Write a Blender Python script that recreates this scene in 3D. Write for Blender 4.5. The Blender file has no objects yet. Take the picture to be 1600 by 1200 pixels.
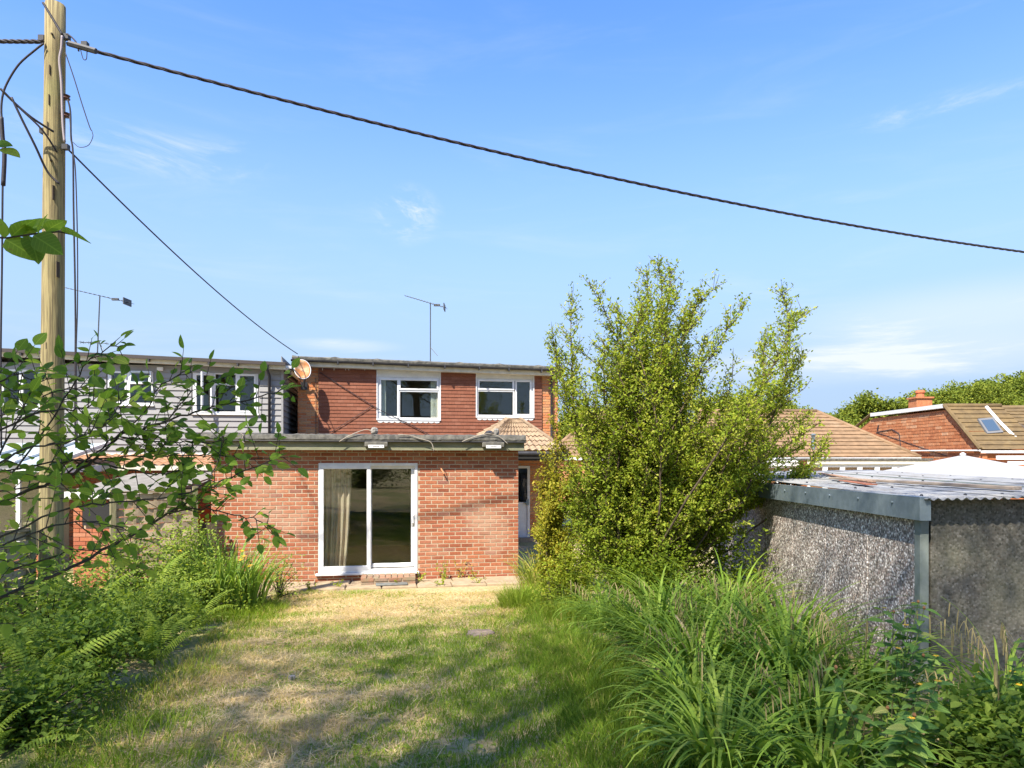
import bpy, math
import numpy as np
from mathutils import Vector, Matrix, Quaternion
R = math.radians
S = bpy.context.scene
COL = S.collection
rng = np.random.default_rng(11)

# ------------------------------------------------------------------ camera
EYE = 2.24
FPX = 1100.0                      # focal length in photo pixels (1600 wide)
cam = bpy.data.objects.new('camera', bpy.data.cameras.new('camera'))
COL.objects.link(cam)
cam.data.sensor_width = 36.0
cam.data.lens = FPX / 1600 * 36
cam.data.shift_y = 0.075          # rising front: verticals stay vertical
cam.location = (0, 0, EYE)
cam.rotation_euler = (R(90), 0, 0)
cam.data.clip_end = 3000
cam.data.clip_start = 0.05
S.camera = cam

# ------------------------------------------------------------------ world, sun, exposure
TRAVEL = Vector((0.664, 1.125, -1.6)).normalized()     # way the sunlight goes
EL = math.asin(-TRAVEL.z)
ROT = math.atan2(-TRAVEL.x, -TRAVEL.y)
W = bpy.data.worlds.new('World'); S.world = W; W.use_nodes = True
nt = W.node_tree; nt.nodes.clear()
def N(nt, t, **k):
    n = nt.nodes.new(t)
    for a, b in k.items():
        setattr(n, a, b)
    return n
def math_node(nt, op, a, b=None, clamp=False):
    n = nt.nodes.new('ShaderNodeMath'); n.operation = op; n.use_clamp = clamp
    for i, x in enumerate((a, b)):
        if x is None: continue
        if isinstance(x, (int, float)): n.inputs[i].default_value = x
        else: nt.links.new(x, n.inputs[i])
    return n.outputs[0]
def mapr(nt, x, a, b, c=0.0, d=1.0, smooth=True):
    n = nt.nodes.new('ShaderNodeMapRange'); n.interpolation_type = 'SMOOTHSTEP' if smooth else 'LINEAR'
    nt.links.new(x, n.inputs[0])
    for i, v in enumerate((a, b, c, d)): n.inputs[i + 1].default_value = v
    return n.outputs[0]
sky = N(nt, 'ShaderNodeTexSky', sky_type='NISHITA', sun_disc=False, sun_elevation=EL, sun_rotation=ROT % (2 * math.pi))
sky.altitude = 50; sky.air_density = 1.0; sky.dust_density = 0.35; sky.ozone_density = 2.6
tc = N(nt, 'ShaderNodeTexCoord')
sep = N(nt, 'ShaderNodeSeparateXYZ'); nt.links.new(tc.outputs['Generated'], sep.inputs[0])
def cloud_noise(sx, sz, scale, detail, rough, off, dist=0.6):
    mp = N(nt, 'ShaderNodeMapping'); mp.inputs['Scale'].default_value = (sx, sx, sz); mp.inputs['Location'].default_value = off
    nt.links.new(tc.outputs['Generated'], mp.inputs[0])
    no = N(nt, 'ShaderNodeTexNoise'); no.inputs['Scale'].default_value = scale; no.inputs['Detail'].default_value = detail
    no.inputs['Roughness'].default_value = rough; no.inputs['Distortion'].default_value = dist
    nt.links.new(mp.outputs[0], no.inputs['Vector']); return no.outputs['Fac']
streak = mapr(nt, cloud_noise(1.6, 10.0, 1.6, 9, 0.62, (3.1, 0.4, 0.2)), 0.47, 0.80)
fine = mapr(nt, cloud_noise(2.2, 7.0, 2.4, 10, 0.68, (7.0, 2.0, 1.7), 1.4), 0.42, 0.80)
def cloud_at(px, py, rx, rz, amt):
    """a patch of thin cloud round one direction of the sky"""
    c = Vector(((px-800)/1100, 1, (720-py)/1100)).normalized()
    s = N(nt, 'ShaderNodeVectorMath', operation='SUBTRACT'); nt.links.new(tc.outputs['Generated'], s.inputs[0]); s.inputs[1].default_value = c
    m_ = N(nt, 'ShaderNodeVectorMath', operation='MULTIPLY'); nt.links.new(s.outputs[0], m_.inputs[0]); m_.inputs[1].default_value = (1/rx, 1/rx, 1/rz)
    l = N(nt, 'ShaderNodeVectorMath', operation='LENGTH'); nt.links.new(m_.outputs[0], l.inputs[0])
    return mapr(nt, l.outputs['Value'], 0.1, 1.0, amt, 0.0)
bank = math_node(nt, 'ADD', cloud_at(1530, 490, .30, .055, 1.0), math_node(nt, 'ADD', cloud_at(1450, 560, .5, .035, .8), cloud_at(545, 540, .09, .012, .8)))
wisp = math_node(nt, 'ADD', cloud_at(635, 335, .055, .045, 1.0), math_node(nt, 'ADD', cloud_at(260, 240, .25, .035, .4), cloud_at(1530, 155, .16, .02, .5)))
base_ = math_node(nt, 'MULTIPLY', streak, mapr(nt, sep.outputs[2], 0.05, 0.6, 0.30, 0.10))
cl = math_node(nt, 'ADD', base_, math_node(nt, 'ADD', math_node(nt, 'MULTIPLY', math_node(nt, 'ADD', math_node(nt, 'MULTIPLY', streak, 2.2), 0.5), bank), math_node(nt, 'MULTIPLY', math_node(nt, 'MULTIPLY', fine, 2.2), wisp)), True)
hz = mapr(nt, sep.outputs[2], 0.06, 0.56, 0.98, 0.0)          # pale summer haze towards the horizon, all round
mixh = N(nt, 'ShaderNodeMix', data_type='RGBA'); nt.links.new(hz, mixh.inputs[0])
hs = N(nt, 'ShaderNodeHueSaturation'); hs.inputs['Saturation'].default_value = 1.2; hs.inputs['Value'].default_value = 0.8
nt.links.new(sky.outputs[0], hs.inputs['Color'])
tint = N(nt, 'ShaderNodeMix', data_type='RGBA', blend_type='MULTIPLY'); tint.inputs[0].default_value = 1; tint.inputs[7].default_value = (0.92, 0.88, 1.02, 1)   # camera white balance of the blue
nt.links.new(hs.outputs[0], tint.inputs[6]); nt.links.new(tint.outputs[2], mixh.inputs[6]); mixh.inputs[7].default_value = (1.10, 1.50, 2.08, 1)
mixc = N(nt, 'ShaderNodeMix', data_type='RGBA'); nt.links.new(math_node(nt, 'MULTIPLY', cl, .8, True), mixc.inputs[0])
nt.links.new(mixh.outputs[2], mixc.inputs[6]); mixc.inputs[7].default_value = (2.2, 2.3, 2.4, 1)
bg = N(nt, 'ShaderNodeBackground'); bg.inputs[1].default_value = 0.15
nt.links.new(mixc.outputs[2], bg.inputs[0])
wo = N(nt, 'ShaderNodeOutputWorld'); nt.links.new(bg.outputs[0], wo.inputs[0])

sun = bpy.data.objects.new('sun', bpy.data.lights.new('sun', 'SUN')); COL.objects.link(sun)
sun.data.energy = 4.0; sun.data.angle = R(0.8); sun.data.color = (1.0, 0.93, 0.82)
sun.rotation_euler = TRAVEL.to_track_quat('-Z', 'Y').to_euler()
sun.location = (-20, -35, 50)
S.view_settings.view_transform = 'Standard'; S.view_settings.look = 'None'
S.view_settings.exposure = 1.6; S.view_settings.gamma = 1.0; S.view_settings.use_curve_mapping = False
S.render.engine = 'CYCLES'
S.cycles.max_bounces = 8; S.cycles.transparent_max_bounces = 12; S.cycles.diffuse_bounces = 4
S.cycles.use_denoising = True

# ------------------------------------------------------------------ placing helpers
def pp(px, py, Y):
    """point at distance Y seen at photo pixel (px, py)"""
    return Vector(((px - 800) / FPX * Y, Y, EYE + (720 - py) / FPX * Y))
TH = R(9.6); CT, ST = math.cos(TH), math.sin(TH)
HO = Vector((-5.40, 12.64, 0))
def hu(px, py, v):
    """photo pixel on the house plane v metres behind the front wall -> (u, z)"""
    k = (px - 800) / FPX
    u = (k * (HO.y + v * CT) - HO.x + v * ST) / (CT - k * ST)
    Y = HO.y + u * ST + v * CT
    return u, EYE + (720 - py) / FPX * Y
def hw(u, v, z):
    return Vector((HO.x + u * CT - v * ST, HO.y + u * ST + v * CT, z))
def gz(x, y):
    """height of the garden: falls gently from the camera to the house"""
    t = np.clip(np.asarray(y, float) / 12.2, -0.4, 1.0)
    return 0.64 * (1 - t) + 0.03 * np.sin(1.3 * np.asarray(x)) * np.cos(0.9 * np.asarray(y)) * np.clip((12 - np.asarray(y, float)) / 3, 0, 1)

# ------------------------------------------------------------------ mesh helpers
class G:
    def __init__(s): s.v = []; s.f = []
    def add(s, vs, fs):
        o = len(s.v); s.v += [tuple(p) for p in vs]; s.f += [tuple(i + o for i in f) for f in fs]; return s
    def box(s, x0, x1, y0, y1, z0, z1):
        return s.add([(x0,y0,z0),(x1,y0,z0),(x1,y1,z0),(x0,y1,z0),(x0,y0,z1),(x1,y0,z1),(x1,y1,z1),(x0,y1,z1)],
                     [(0,3,2,1),(4,5,6,7),(0,1,5,4),(1,2,6,5),(2,3,7,6),(3,0,4,7)])
    def hexa(s, p):   # 8 points: bottom 4 then top 4
        return s.add(p, [(0,3,2,1),(4,5,6,7),(0,1,5,4),(1,2,6,5),(2,3,7,6),(3,0,4,7)])
    def quad(s, a, b, c, d): return s.add([a,b,c,d], [(0,1,2,3)])
    def prism(s, pts, ext):
        """polygon extruded along the vector ext"""
        n = len(pts); e = Vector(ext); P = [Vector(p) for p in pts]
        vs = P + [p + e for p in P]
        return s.add(vs, [tuple(range(n))[::-1], tuple(range(n, 2*n))] + [(i, (i+1) % n, n + (i+1) % n, n + i) for i in range(n)])
    def tube(s, pts, rad, n=6, cap=True):
        P = [Vector(p) for p in pts]; m = len(P)
        rad = [rad] * m if isinstance(rad, (int, float)) else rad
        vs = []; up = None
        for i, p in enumerate(P):
            d = (P[min(i+1, m-1)] - P[max(i-1, 0)])
            d = d.normalized() if d.length > 1e-9 else Vector((0,0,1))
            if up is None:
                a = Vector((0,0,1)) if abs(d.z) < 0.9 else Vector((1,0,0))
                up = d.cross(a).normalized()
            else:
                up = (up - d * up.dot(d)).normalized()
            w = d.cross(up)
            for k in range(n):
                t = 2 * math.pi * k / n
                vs.append(p + (up * math.cos(t) + w * math.sin(t)) * rad[i])
        fs = [(i*n + k, i*n + (k+1) % n, (i+1)*n + (k+1) % n, (i+1)*n + k) for i in range(m-1) for k in range(n)]
        if cap: fs += [tuple(range(n))[::-1], tuple(range((m-1)*n, m*n))]
        return s.add(vs, fs)
    def lathe(s, prof, c=(0,0,0), n=16):
        vs = [(c[0] + r*math.cos(2*math.pi*k/n), c[1] + r*math.sin(2*math.pi*k/n), c[2] + z) for r, z in prof for k in range(n)]
        m = len(prof)
        fs = [(i*n+k, i*n+(k+1) % n, (i+1)*n+(k+1) % n, (i+1)*n+k) for i in range(m-1) for k in range(n)]
        fs += [tuple(range(n))[::-1], tuple(range((m-1)*n, m*n))]
        return s.add(vs, fs)
    def me(s, name, smooth=False):
        m = bpy.data.meshes.new(name); m.from_pydata(s.v, [], s.f); m.update()
        if smooth: m.polygons.foreach_set('use_smooth', [True] * len(m.polygons))
        return m
    def ob(s, name, mat, parent=None, smooth=False, bevel=0):
        o = link(name, s.me(name, smooth), mat, parent)
        if bevel:
            b = o.modifiers.new('bevel', 'BEVEL'); b.width = bevel; b.segments = 1; b.limit_method = 'ANGLE'
        return o
def link(name, me, mat=None, parent=None):
    o = bpy.data.objects.new(name, me); COL.objects.link(o)
    if mat is not None and not me.materials: me.materials.append(mat)
    if parent is not None: o.parent = parent
    return o
def np_mesh(name, V, F, mat, parent=None, var=None, smooth=False):
    """V (n,3); F (m,k) faces of equal size; var per-vertex number kept as attribute 'var'"""
    V = np.asarray(V, np.float32).reshape(-1, 3); F = np.asarray(F, np.int32)
    me = bpy.data.meshes.new(name); m, k = F.shape
    me.vertices.add(len(V)); me.vertices.foreach_set('co', V.ravel())
    me.loops.add(m * k); me.loops.foreach_set('vertex_index', F.ravel())
    me.polygons.add(m); me.polygons.foreach_set('loop_start', np.arange(0, m * k, k, dtype=np.int32))
    me.polygons.foreach_set('loop_total', np.full(m, k, np.int32))
    if smooth: me.polygons.foreach_set('use_smooth', np.ones(m, bool))
    if var is not None:
        a = me.attributes.new('var', 'FLOAT', 'POINT'); a.data.foreach_set('value', np.asarray(var, np.float32).ravel())
    me.update(calc_edges=True)
    return link(name, me, mat, parent)
def empty(name, label, cat, loc=(0,0,0), rz=0, group=None):
    o = bpy.data.objects.new(name, None); COL.objects.link(o); o.location = loc; o.rotation_euler = (0,0,rz)
    o.empty_display_size = 0.2
    return tag(o, label, cat, group)
def tag(o, label=None, cat=None, group=None, kind=None):
    if label: o['label'] = label
    if cat: o['category'] = cat
    if group: o['group'] = group
    if kind: o['kind'] = kind
    return o
def holes(u0, u1, z0, z1, hs):
    """rectangles left of a wall after the holes (u0,u1,z0,z1) are cut"""
    us = sorted({u0, u1, *[min(max(x, u0), u1) for h in hs for x in h[:2]]}); zs = sorted({z0, z1, *[min(max(x, z0), z1) for h in hs for x in h[2:]]})
    out = []
    for a, b in zip(us, us[1:]):
        run = None
        for c, d in zip(zs, zs[1:]):
            m = ((a+b)/2, (c+d)/2)
            if any(h[0] < m[0] < h[1] and h[2] < m[1] < h[3] for h in hs):
                if run: out.append((a, b, *run)); run = None
            else: run = (run[0], d) if run else (c, d)
        if run: out.append((a, b, *run))
    return out

# ------------------------------------------------------------------ materials
def mat_base(name):
    m = bpy.data.materials.new(name); m.use_nodes = True; t = m.node_tree
    return m, t, t.nodes['Principled BSDF']
def setc(t, sock, c):
    if isinstance(c, tuple): sock.default_value = (*c, 1)
    else: t.links.new(c, sock)
def noise(t, scale, detail=6, rough=0.6, coord='Object', stretch=None, out='Fac'):
    tc = t.nodes.new('ShaderNodeTexCoord') if coord != 'World' else t.nodes.new('ShaderNodeNewGeometry')
    src = tc.outputs[coord if coord != 'World' else 'Position']
    if stretch:
        mp = t.nodes.new('ShaderNodeMapping'); mp.inputs['Scale'].default_value = stretch; t.links.new(src, mp.inputs[0]); src = mp.outputs[0]
    n = t.nodes.new('ShaderNodeTexNoise'); n.inputs['Scale'].default_value = scale; n.inputs['Detail'].default_value = detail; n.inputs['Roughness'].default_value = rough
    t.links.new(src, n.inputs['Vector']); return n.outputs[out]
def mixrgb(t, fac, a, b, blend='MIX'):
    n = t.nodes.new('ShaderNodeMix'); n.data_type = 'RGBA'; n.blend_type = blend
    if isinstance(fac, (int, float)): n.inputs[0].default_value = fac
    else: t.links.new(fac, n.inputs[0])
    setc(t, n.inputs[6], a); setc(t, n.inputs[7], b); return n.outputs[2]
def ramp(t, fac, stops):
    n = t.nodes.new('ShaderNodeValToRGB'); e = n.color_ramp.elements
    while len(e) < len(stops): e.new(0.5)
    for x, (p, c) in zip(e, stops): x.position = p; x.color = (*c, 1)
    t.links.new(fac, n.inputs[0]); return n.outputs[0]
def bump(t, b, h, strength=0.3, dist=0.01):
    n = t.nodes.new('ShaderNodeBump'); n.inputs['Strength'].default_value = strength; n.inputs['Distance'].default_value = dist
    t.links.new(h, n.inputs['Height']); t.links.new(n.outputs[0], b.inputs['Normal'])
def M(name, c1, c2=None, scale=8, rough=0.7, spec=0.3, bmp=0.0, metal=0.0, coord='Object', stretch=None, lo=0.35, hi=0.65, c3=None, scale3=1.2, amt3=0.5, lo3=0.52, hi3=0.72):
    m, t, b = mat_base(name)
    c = c1
    if c2:
        n = noise(t, scale, coord=coord, stretch=stretch)
        c = mixrgb(t, mapr(t, n, lo, hi), c1, c2)
        if bmp: bump(t, b, n, bmp)
    if c3:
        n3 = noise(t, scale3, coord='World')
        c = mixrgb(t, mapr(t, n3, lo3, hi3, 0, amt3), c, c3)
    setc(t, b.inputs['Base Color'], c)
    b.inputs['Roughness'].default_value = rough; b.inputs['Metallic'].default_value = metal; b.inputs['Specular IOR Level'].default_value = spec
    return m
def piece_random(t):
    """a number of its own for every piece, single object or one of many in a joined mesh"""
    g = t.nodes.new('ShaderNodeNewGeometry'); o = t.nodes.new('ShaderNodeObjectInfo')
    return math_node(t, 'FRACT', math_node(t, 'ADD', g.outputs['Random Per Island'], o.outputs['Random']))
def MP(name, stops, rough=0.85, nscale=30, namt=0.25, bmp=0.3, stain=None, stscale=0.9, stamt=0.5, st_lo=0.55, st_hi=0.75, spec=0.2, bdist=0.004):
    """material of laid pieces: every piece gets its own tone"""
    m, t, b = mat_base(name)
    c = ramp(t, piece_random(t), stops)
    n = noise(t, nscale, coord='World', detail=8)
    d = mixrgb(t, namt, c, ramp(t, n, [(0.3, (0.12,0.11,0.10)), (0.5, (0.5,0.5,0.5)), (0.7, (0.9,0.88,0.85))]), 'SOFT_LIGHT')
    if stain:
        d = mixrgb(t, mapr(t, noise(t, stscale, coord='World', detail=9), st_lo, st_hi, 0, stamt), d, stain)
    setc(t, b.inputs['Base Color'], d); b.inputs['Roughness'].default_value = rough; b.inputs['Specular IOR Level'].default_value = spec
    if bmp: bump(t, b, n, bmp, bdist)
    return m
def leafmat(name, stops, trans=0.4, rough=0.5, spec=0.25, tint=(1.25, 1.2, 0.55), attr=True, veins=False):
    m, t, b = mat_base(name)
    if attr:
        a = t.nodes.new('ShaderNodeAttribute'); a.attribute_name = 'var'; f = a.outputs['Fac']
    else: f = piece_random(t)
    c = ramp(t, f, stops)
    if veins:
        tcv = t.nodes.new('ShaderNodeTexCoord'); sx = t.nodes.new('ShaderNodeSeparateXYZ'); t.links.new(tcv.outputs['Object'], sx.inputs[0])
        ay = math_node(t, 'ABSOLUTE', sx.outputs[1]); mid = mapr(t, ay, .008, .028, 1, 0)
        sv = mapr(t, math_node(t, 'SINE', math_node(t, 'MULTIPLY', math_node(t, 'SUBTRACT', sx.outputs[0], math_node(t, 'MULTIPLY', ay, .7)), 52.0)), .72, .98, 0, .5)
        c = mixrgb(t, math_node(t, 'MAXIMUM', mid, sv), c, mixrgb(t, 1.0, c, (1.7, 1.5, 1.6), 'MULTIPLY'))
        c = mixrgb(t, mapr(t, noise(t, 55, coord='World'), .62, .72, 0, .6), c, (0.20, 0.15, 0.05))
    setc(t, b.inputs['Base Color'], c); b.inputs['Roughness'].default_value = max(rough, .6); b.inputs['Specular IOR Level'].default_value = spec*.35
    tr = t.nodes.new('ShaderNodeBsdfTranslucent'); setc(t, tr.inputs[0], mixrgb(t, 1.0, c, tint, 'MULTIPLY'))
    mx = t.nodes.new('ShaderNodeMixShader'); mx.inputs[0].default_value = trans
    t.links.new(b.outputs[0], mx.inputs[1]); t.links.new(tr.outputs[0], mx.inputs[2])
    t.links.new(mx.outputs[0], t.nodes['Material Output'].inputs[0])
    return m
def glassmat(name, refl=1.0, tint=(0.86, 0.9, 0.88)):
    m, t, b = mat_base(name); t.nodes.remove(b)
    lw = t.nodes.new('ShaderNodeLayerWeight'); lw.inputs[0].default_value = 0.5
    g = t.nodes.new('ShaderNodeBsdfGlossy'); g.inputs['Roughness'].default_value = 0.01; g.inputs[0].default_value = (0.95,0.96,0.95,1)
    tr = t.nodes.new('ShaderNodeBsdfTransparent'); tr.inputs[0].default_value = (*tint, 1)
    mx = t.nodes.new('ShaderNodeMixShader')
    t.links.new(math_node(t, 'ADD', math_node(t, 'MULTIPLY', math_node(t, 'POWER', lw.outputs['Facing'], 5.0), 0.9), 0.055 * refl, True), mx.inputs[0])
    t.links.new(tr.outputs[0], mx.inputs[1]); t.links.new(g.outputs[0], mx.inputs[2])
    t.links.new(mx.outputs[0], t.nodes['Material Output'].inputs[0])
    return m

BR = [(0.0, (0.21,0.066,0.034)), (0.2, (0.30,0.10,0.048)), (0.5, (0.335,0.122,0.06)), (0.72, (0.27,0.084,0.045)), (0.88, (0.37,0.165,0.09)), (1.0, (0.235,0.10,0.07))]
m_brick = MP('orange red brick', BR, stain=(0.42,0.28,0.19), stamt=0.6, stscale=0.75, nscale=45, namt=0.35, bmp=0.5)
m_brick_old = MP('weathered step brick', [(0,(0.22,0.11,0.07)),(.5,(0.30,0.16,0.10)),(1,(0.25,0.17,0.12))], stain=(0.20,0.18,0.11), stamt=0.8, stscale=6, st_lo=.4, st_hi=.65, nscale=45, namt=.4, bmp=.5)
BR2 = [(0.0, (0.40,0.13,0.05)), (0.4, (0.50,0.21,0.085)), (0.75, (0.46,0.24,0.11)), (1.0, (0.36,0.15,0.08))]
m_brick_up = MP('orange pier brick', BR2, stain=(0.42,0.34,0.2), stamt=0.4, nscale=45, namt=0.35, bmp=0.4)
m_mortar = M('pale lime mortar', (0.45,0.365,0.255), (0.36,0.285,0.195), 25, 0.95, 0.1, 0.3, coord='World', c3=(0.34,0.23,0.16), scale3=0.9, amt3=0.55)
m_tile = MP('red brown hanging tile', [(0,(0.16,0.058,0.033)),(0.35,(0.195,0.074,0.042)),(0.7,(0.175,0.066,0.038)),(1,(0.215,0.088,0.053))], stain=(0.20,0.095,0.075), stamt=0.35, nscale=35, namt=0.2, bmp=0.2)
m_tile_dark = MP('dark purple top tile', [(0,(0.10,0.042,0.045)),(1,(0.14,0.055,0.052))], nscale=35, namt=0.2, bmp=0.2)
m_board = M('pale grey weatherboard paint', (0.25,0.243,0.235), (0.215,0.21,0.203), 3, 0.6, 0.25, 0.1, stretch=(1,1,6), c3=(0.19,0.185,0.18), amt3=0.3)
m_white = M('white plastic', (0.66,0.66,0.645), (0.58,0.58,0.57), 5, 0.35, 0.4, c3=(0.46,0.45,0.40), amt3=0.3, scale3=3)
m_cream = M('cream painted board', (0.60,0.555,0.44), (0.50,0.46,0.36), 6, 0.7, 0.2, c3=(0.34,0.31,0.22), amt3=0.4)
m_panel = M('pale grey infill panel', (0.62,0.61,0.57), (0.54,0.53,0.5), 4, 0.6)
m_fascia = M('mossy painted fascia', (0.235,0.225,0.15), (0.17,0.17,0.105), 3, 0.8, 0.2, 0.2, stretch=(1,1,4), c3=(0.12,0.135,0.07), amt3=0.6, scale3=2)
m_felt = M('weathered roofing felt', (0.125,0.118,0.10), (0.06,0.058,0.05), 12, 0.9, 0.2, 0.5, coord='World', c3=(0.2,0.19,0.14), scale3=5, amt3=0.55)
m_black = M('black plastic gutter', (0.028,0.028,0.032), (0.045,0.044,0.044), 8, 0.5)
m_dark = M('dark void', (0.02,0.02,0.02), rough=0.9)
m_room = M('dim room wall', (0.22,0.19,0.15), (0.19,0.165,0.13), 2, 0.9)
m_curtain = M('striped beige curtain', (0.62,0.50,0.38), (0.42,0.28,0.21), 9, 0.95, 0.1, stretch=(6,6,0.02), c3=(0.30,0.17,0.13), scale3=4, amt3=0.4)
m_curtain_white = M('off white curtain', (0.66,0.64,0.56), (0.5,0.48,0.42), 8, 0.95, 0.1, stretch=(6,6,0.05))
m_glass = glassmat('window glass')
m_steel = M('galvanised steel', (0.20,0.245,0.265), (0.155,0.195,0.215), 14, 0.5, 0.4, metal=0.3, c3=(0.15,0.19,0.18), amt3=0.3)
m_metal = M('dull aerial metal', (0.10,0.105,0.11), (0.07,0.07,0.07), 20, 0.5, metal=0.4)
m_wire = M('black cable sheath', (0.022,0.02,0.024), (0.035,0.03,0.035), 30, 0.6)
m_wire_pale = M('pale cable', (0.36,0.32,0.26), (0.28,0.24,0.19), 20, 0.6)
m_rust = M('rusty white dish enamel', (0.50,0.34,0.20), (0.40,0.16,0.05), 3.2, 0.6, 0.3, 0.1, lo=0.38, hi=0.56)
m_slab = M('worn concrete paving', (0.36,0.275,0.18), (0.28,0.21,0.135), 7, 0.95, 0.1, 0.4, coord='World', c3=(0.22,0.19,0.10), scale3=2.2, amt3=0.6)
m_stone = M('grey rubble', (0.27,0.25,0.22), (0.16,0.15,0.13), 12, 0.95, 0.1, 0.6)
# ------------------------------------------------------------------ pieces laid on a wall
def unit_piece(name, ch_u=0.03, ch_z=0.09, ch_v=0.35):
    """a block 1 x 1 x 1 (u, v, z), its front at v=0 with chamfered edges, open at the back"""
    g = G()
    b = [(-.5,1,-.5),(.5,1,-.5),(.5,1,.5),(-.5,1,.5)]
    m = [(-.5,ch_v,-.5),(.5,ch_v,-.5),(.5,ch_v,.5),(-.5,ch_v,.5)]
    f = [(-.5+ch_u,0,-.5+ch_z),(.5-ch_u,0,-.5+ch_z),(.5-ch_u,0,.5-ch_z),(-.5+ch_u,0,.5-ch_z)]
    g.v = b + m + f
    g.f = [(8,9,10,11)] + [(4+i, 4+(i+1) % 4, 8+(i+1) % 4, 8+i) for i in range(4)] + [(i, (i+1) % 4, 4+(i+1) % 4, 4+i) for i in range(4)]
    return g
def lay(name, parent, rects, v, depth, mat, limit=300, score=None, unit=None, jit=0.0015, tilt=0.0):
    """rects (u0,u1,z0,z1): the 'limit' best-seen pieces become objects, the rest one joined part"""
    unit = unit or unit_piece('piece')
    me = unit.me(name); me.materials.append(mat)
    if score: rects = sorted(rects, key=score, reverse=True)
    rest = G()
    for i, (a, b, c, d) in enumerate(rects):
        off = rng.uniform(-jit, jit)
        if i < limit:
            o = link(name, me, None, parent)
            o.location = ((a+b)/2, v + off, (c+d)/2); o.scale = (b-a, depth, d-c)
            o.rotation_euler = (tilt, rng.uniform(-.004, .004), rng.uniform(-.004, .004))
        else:
            rest.add([((a+b)/2 + x*(b-a), v + off + y*depth + z*(d-c)*-tilt, (c+d)/2 + z*(d-c)) for x, y, z in unit.v], unit.f)
    if rest.v: tag(rest.ob(name + 's', mat, parent), kind='stuff')
def bond(u0, u1, z0, z1, hs, gauge=0.075, length=0.225, joint=0.010, min_len=0.03):
    out = []
    n = int(round((z1 - z0) / gauge))
    for r in range(n):
        za, zb = z0 + r*gauge, z0 + (r+1)*gauge - joint
        x = u0 - (length/2 if r % 2 else 0)
        while x < u1:
            segs = [(max(x, u0), min(x + length - joint, u1))]
            for h in hs:
                if h[2] < (za+zb)/2 < h[3]:
                    new = []
                    for a, b in segs:
                        if b <= h[0] or a >= h[1]: new.append((a, b)); continue
                        if a < h[0]: new.append((a, h[0] - 0.004))
                        if b > h[1]: new.append((h[1] + 0.004, b))
                    segs = new
            out += [(a, b, za, zb) for a, b in segs if b - a > min_len]
            x += length
    return out
def px_of(u, v, z):
    p = hw(u, v, z); return 800 + FPX * p.x / p.y, 720 - FPX * (p.z - EYE) / p.y

# ------------------------------------------------------------------ windows
def bars(g, u0, u1, z0, z1, v0, v1, w):
    g.box(u0, u1, v0, v1, z0, z0+w).box(u0, u1, v0, v1, z1-w, z1).box(u0, u0+w, v0, v1, z0+w, z1-w).box(u1-w, u1, v0, v1, z0+w, z1-w)
def window(parent, name, u0, u1, z0, z1, v, lights, fw=0.045, sw=0.045, room=2.2, sill=True, curtains=()):
    """v: face of the wall. lights: (u0,u1,z0,z1,is_sash) inside the frame"""
    g = G(); bars(g, u0, u1, z0, z1, v+0.012, v+0.075, fw)
    w = g.ob(name, m_white, parent, bevel=0.004)
    me_ = G(); sash = G(); gl = G()
    for a, b, c, d, s in lights:
        if s:
            bars(sash, a, b, c, d, v-0.008, v+0.05, sw)
            gl.box(a+sw-.006, b-sw+.006, v+0.018, v+0.026, c+sw-.006, d-sw+.006)
        else:
            gl.box(a-.004, b+.004, v+0.032, v+0.040, c-.004, d+.004)
    for x in range(0, len(gl.v), 8):
        q = G(); q.v = gl.v[x:x+8]; q.f = [(0,3,2,1),(4,5,6,7),(0,1,5,4),(1,2,6,5),(2,3,7,6),(3,0,4,7)]; q.ob('pane', m_glass, w)
    for x in range(0, len(sash.v), 32):
        q = G(); q.v = sash.v[x:x+32]; q.f = [tuple(i for i in f) for f in sash.f[:24]]; q.ob('sash', m_white, w, bevel=0.004)
    if sill: G().box(u0-.03, u1+.03, v-0.05, v+0.02, z0-.04, z0-.001).ob('sill', m_white, w, bevel=0.004)
    r = G()    # the room behind: five sides
    a, b, c, d, n, f = u0-.5, u1+.5, z0-.9, z1+.25, v+.16, v+.16+room
    r.quad((a,f,c),(b,f,c),(b,f,d),(a,f,d)).quad((a,n,c),(b,n,c),(b,f,c),(a,f,c)).quad((a,n,d),(a,f,d),(b,f,d),(b,n,d)).quad((a,n,c),(a,f,c),(a,f,d),(a,n,d)).quad((b,n,c),(b,n,d),(b,f,d),(b,f,c))
    r.ob('room', m_room, w)
    for (a, b, c, d, mt) in curtains: curtain(w, a, b, c, d, v+0.13, mt)
    return w
def curtain(parent, u0, u1, z0, z1, v, mt, folds=6, amp=0.02, hem=0.0):
    n = 8 * folds; V = []; F = []
    for j in range(9):
        t = j / 8
        for i in range(n + 1):
            s = i / n
            V.append((u0 + (u1-u0)*s - hem*(1-t)**2*s, v + amp*math.sin(2*math.pi*folds*s + 0.5*t)*(1 - .3*t) + .006*math.sin(9*s+5*t), z0 + (z1-z0)*t))
    for j in range(8):
        for i in range(n):
            a = j*(n+1) + i; F.append((a, a+1, a+n+2, a+n+1))
    g = G(); g.v = V; g.f = F; return g.ob('curtain', mt, parent, smooth=True)
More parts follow.
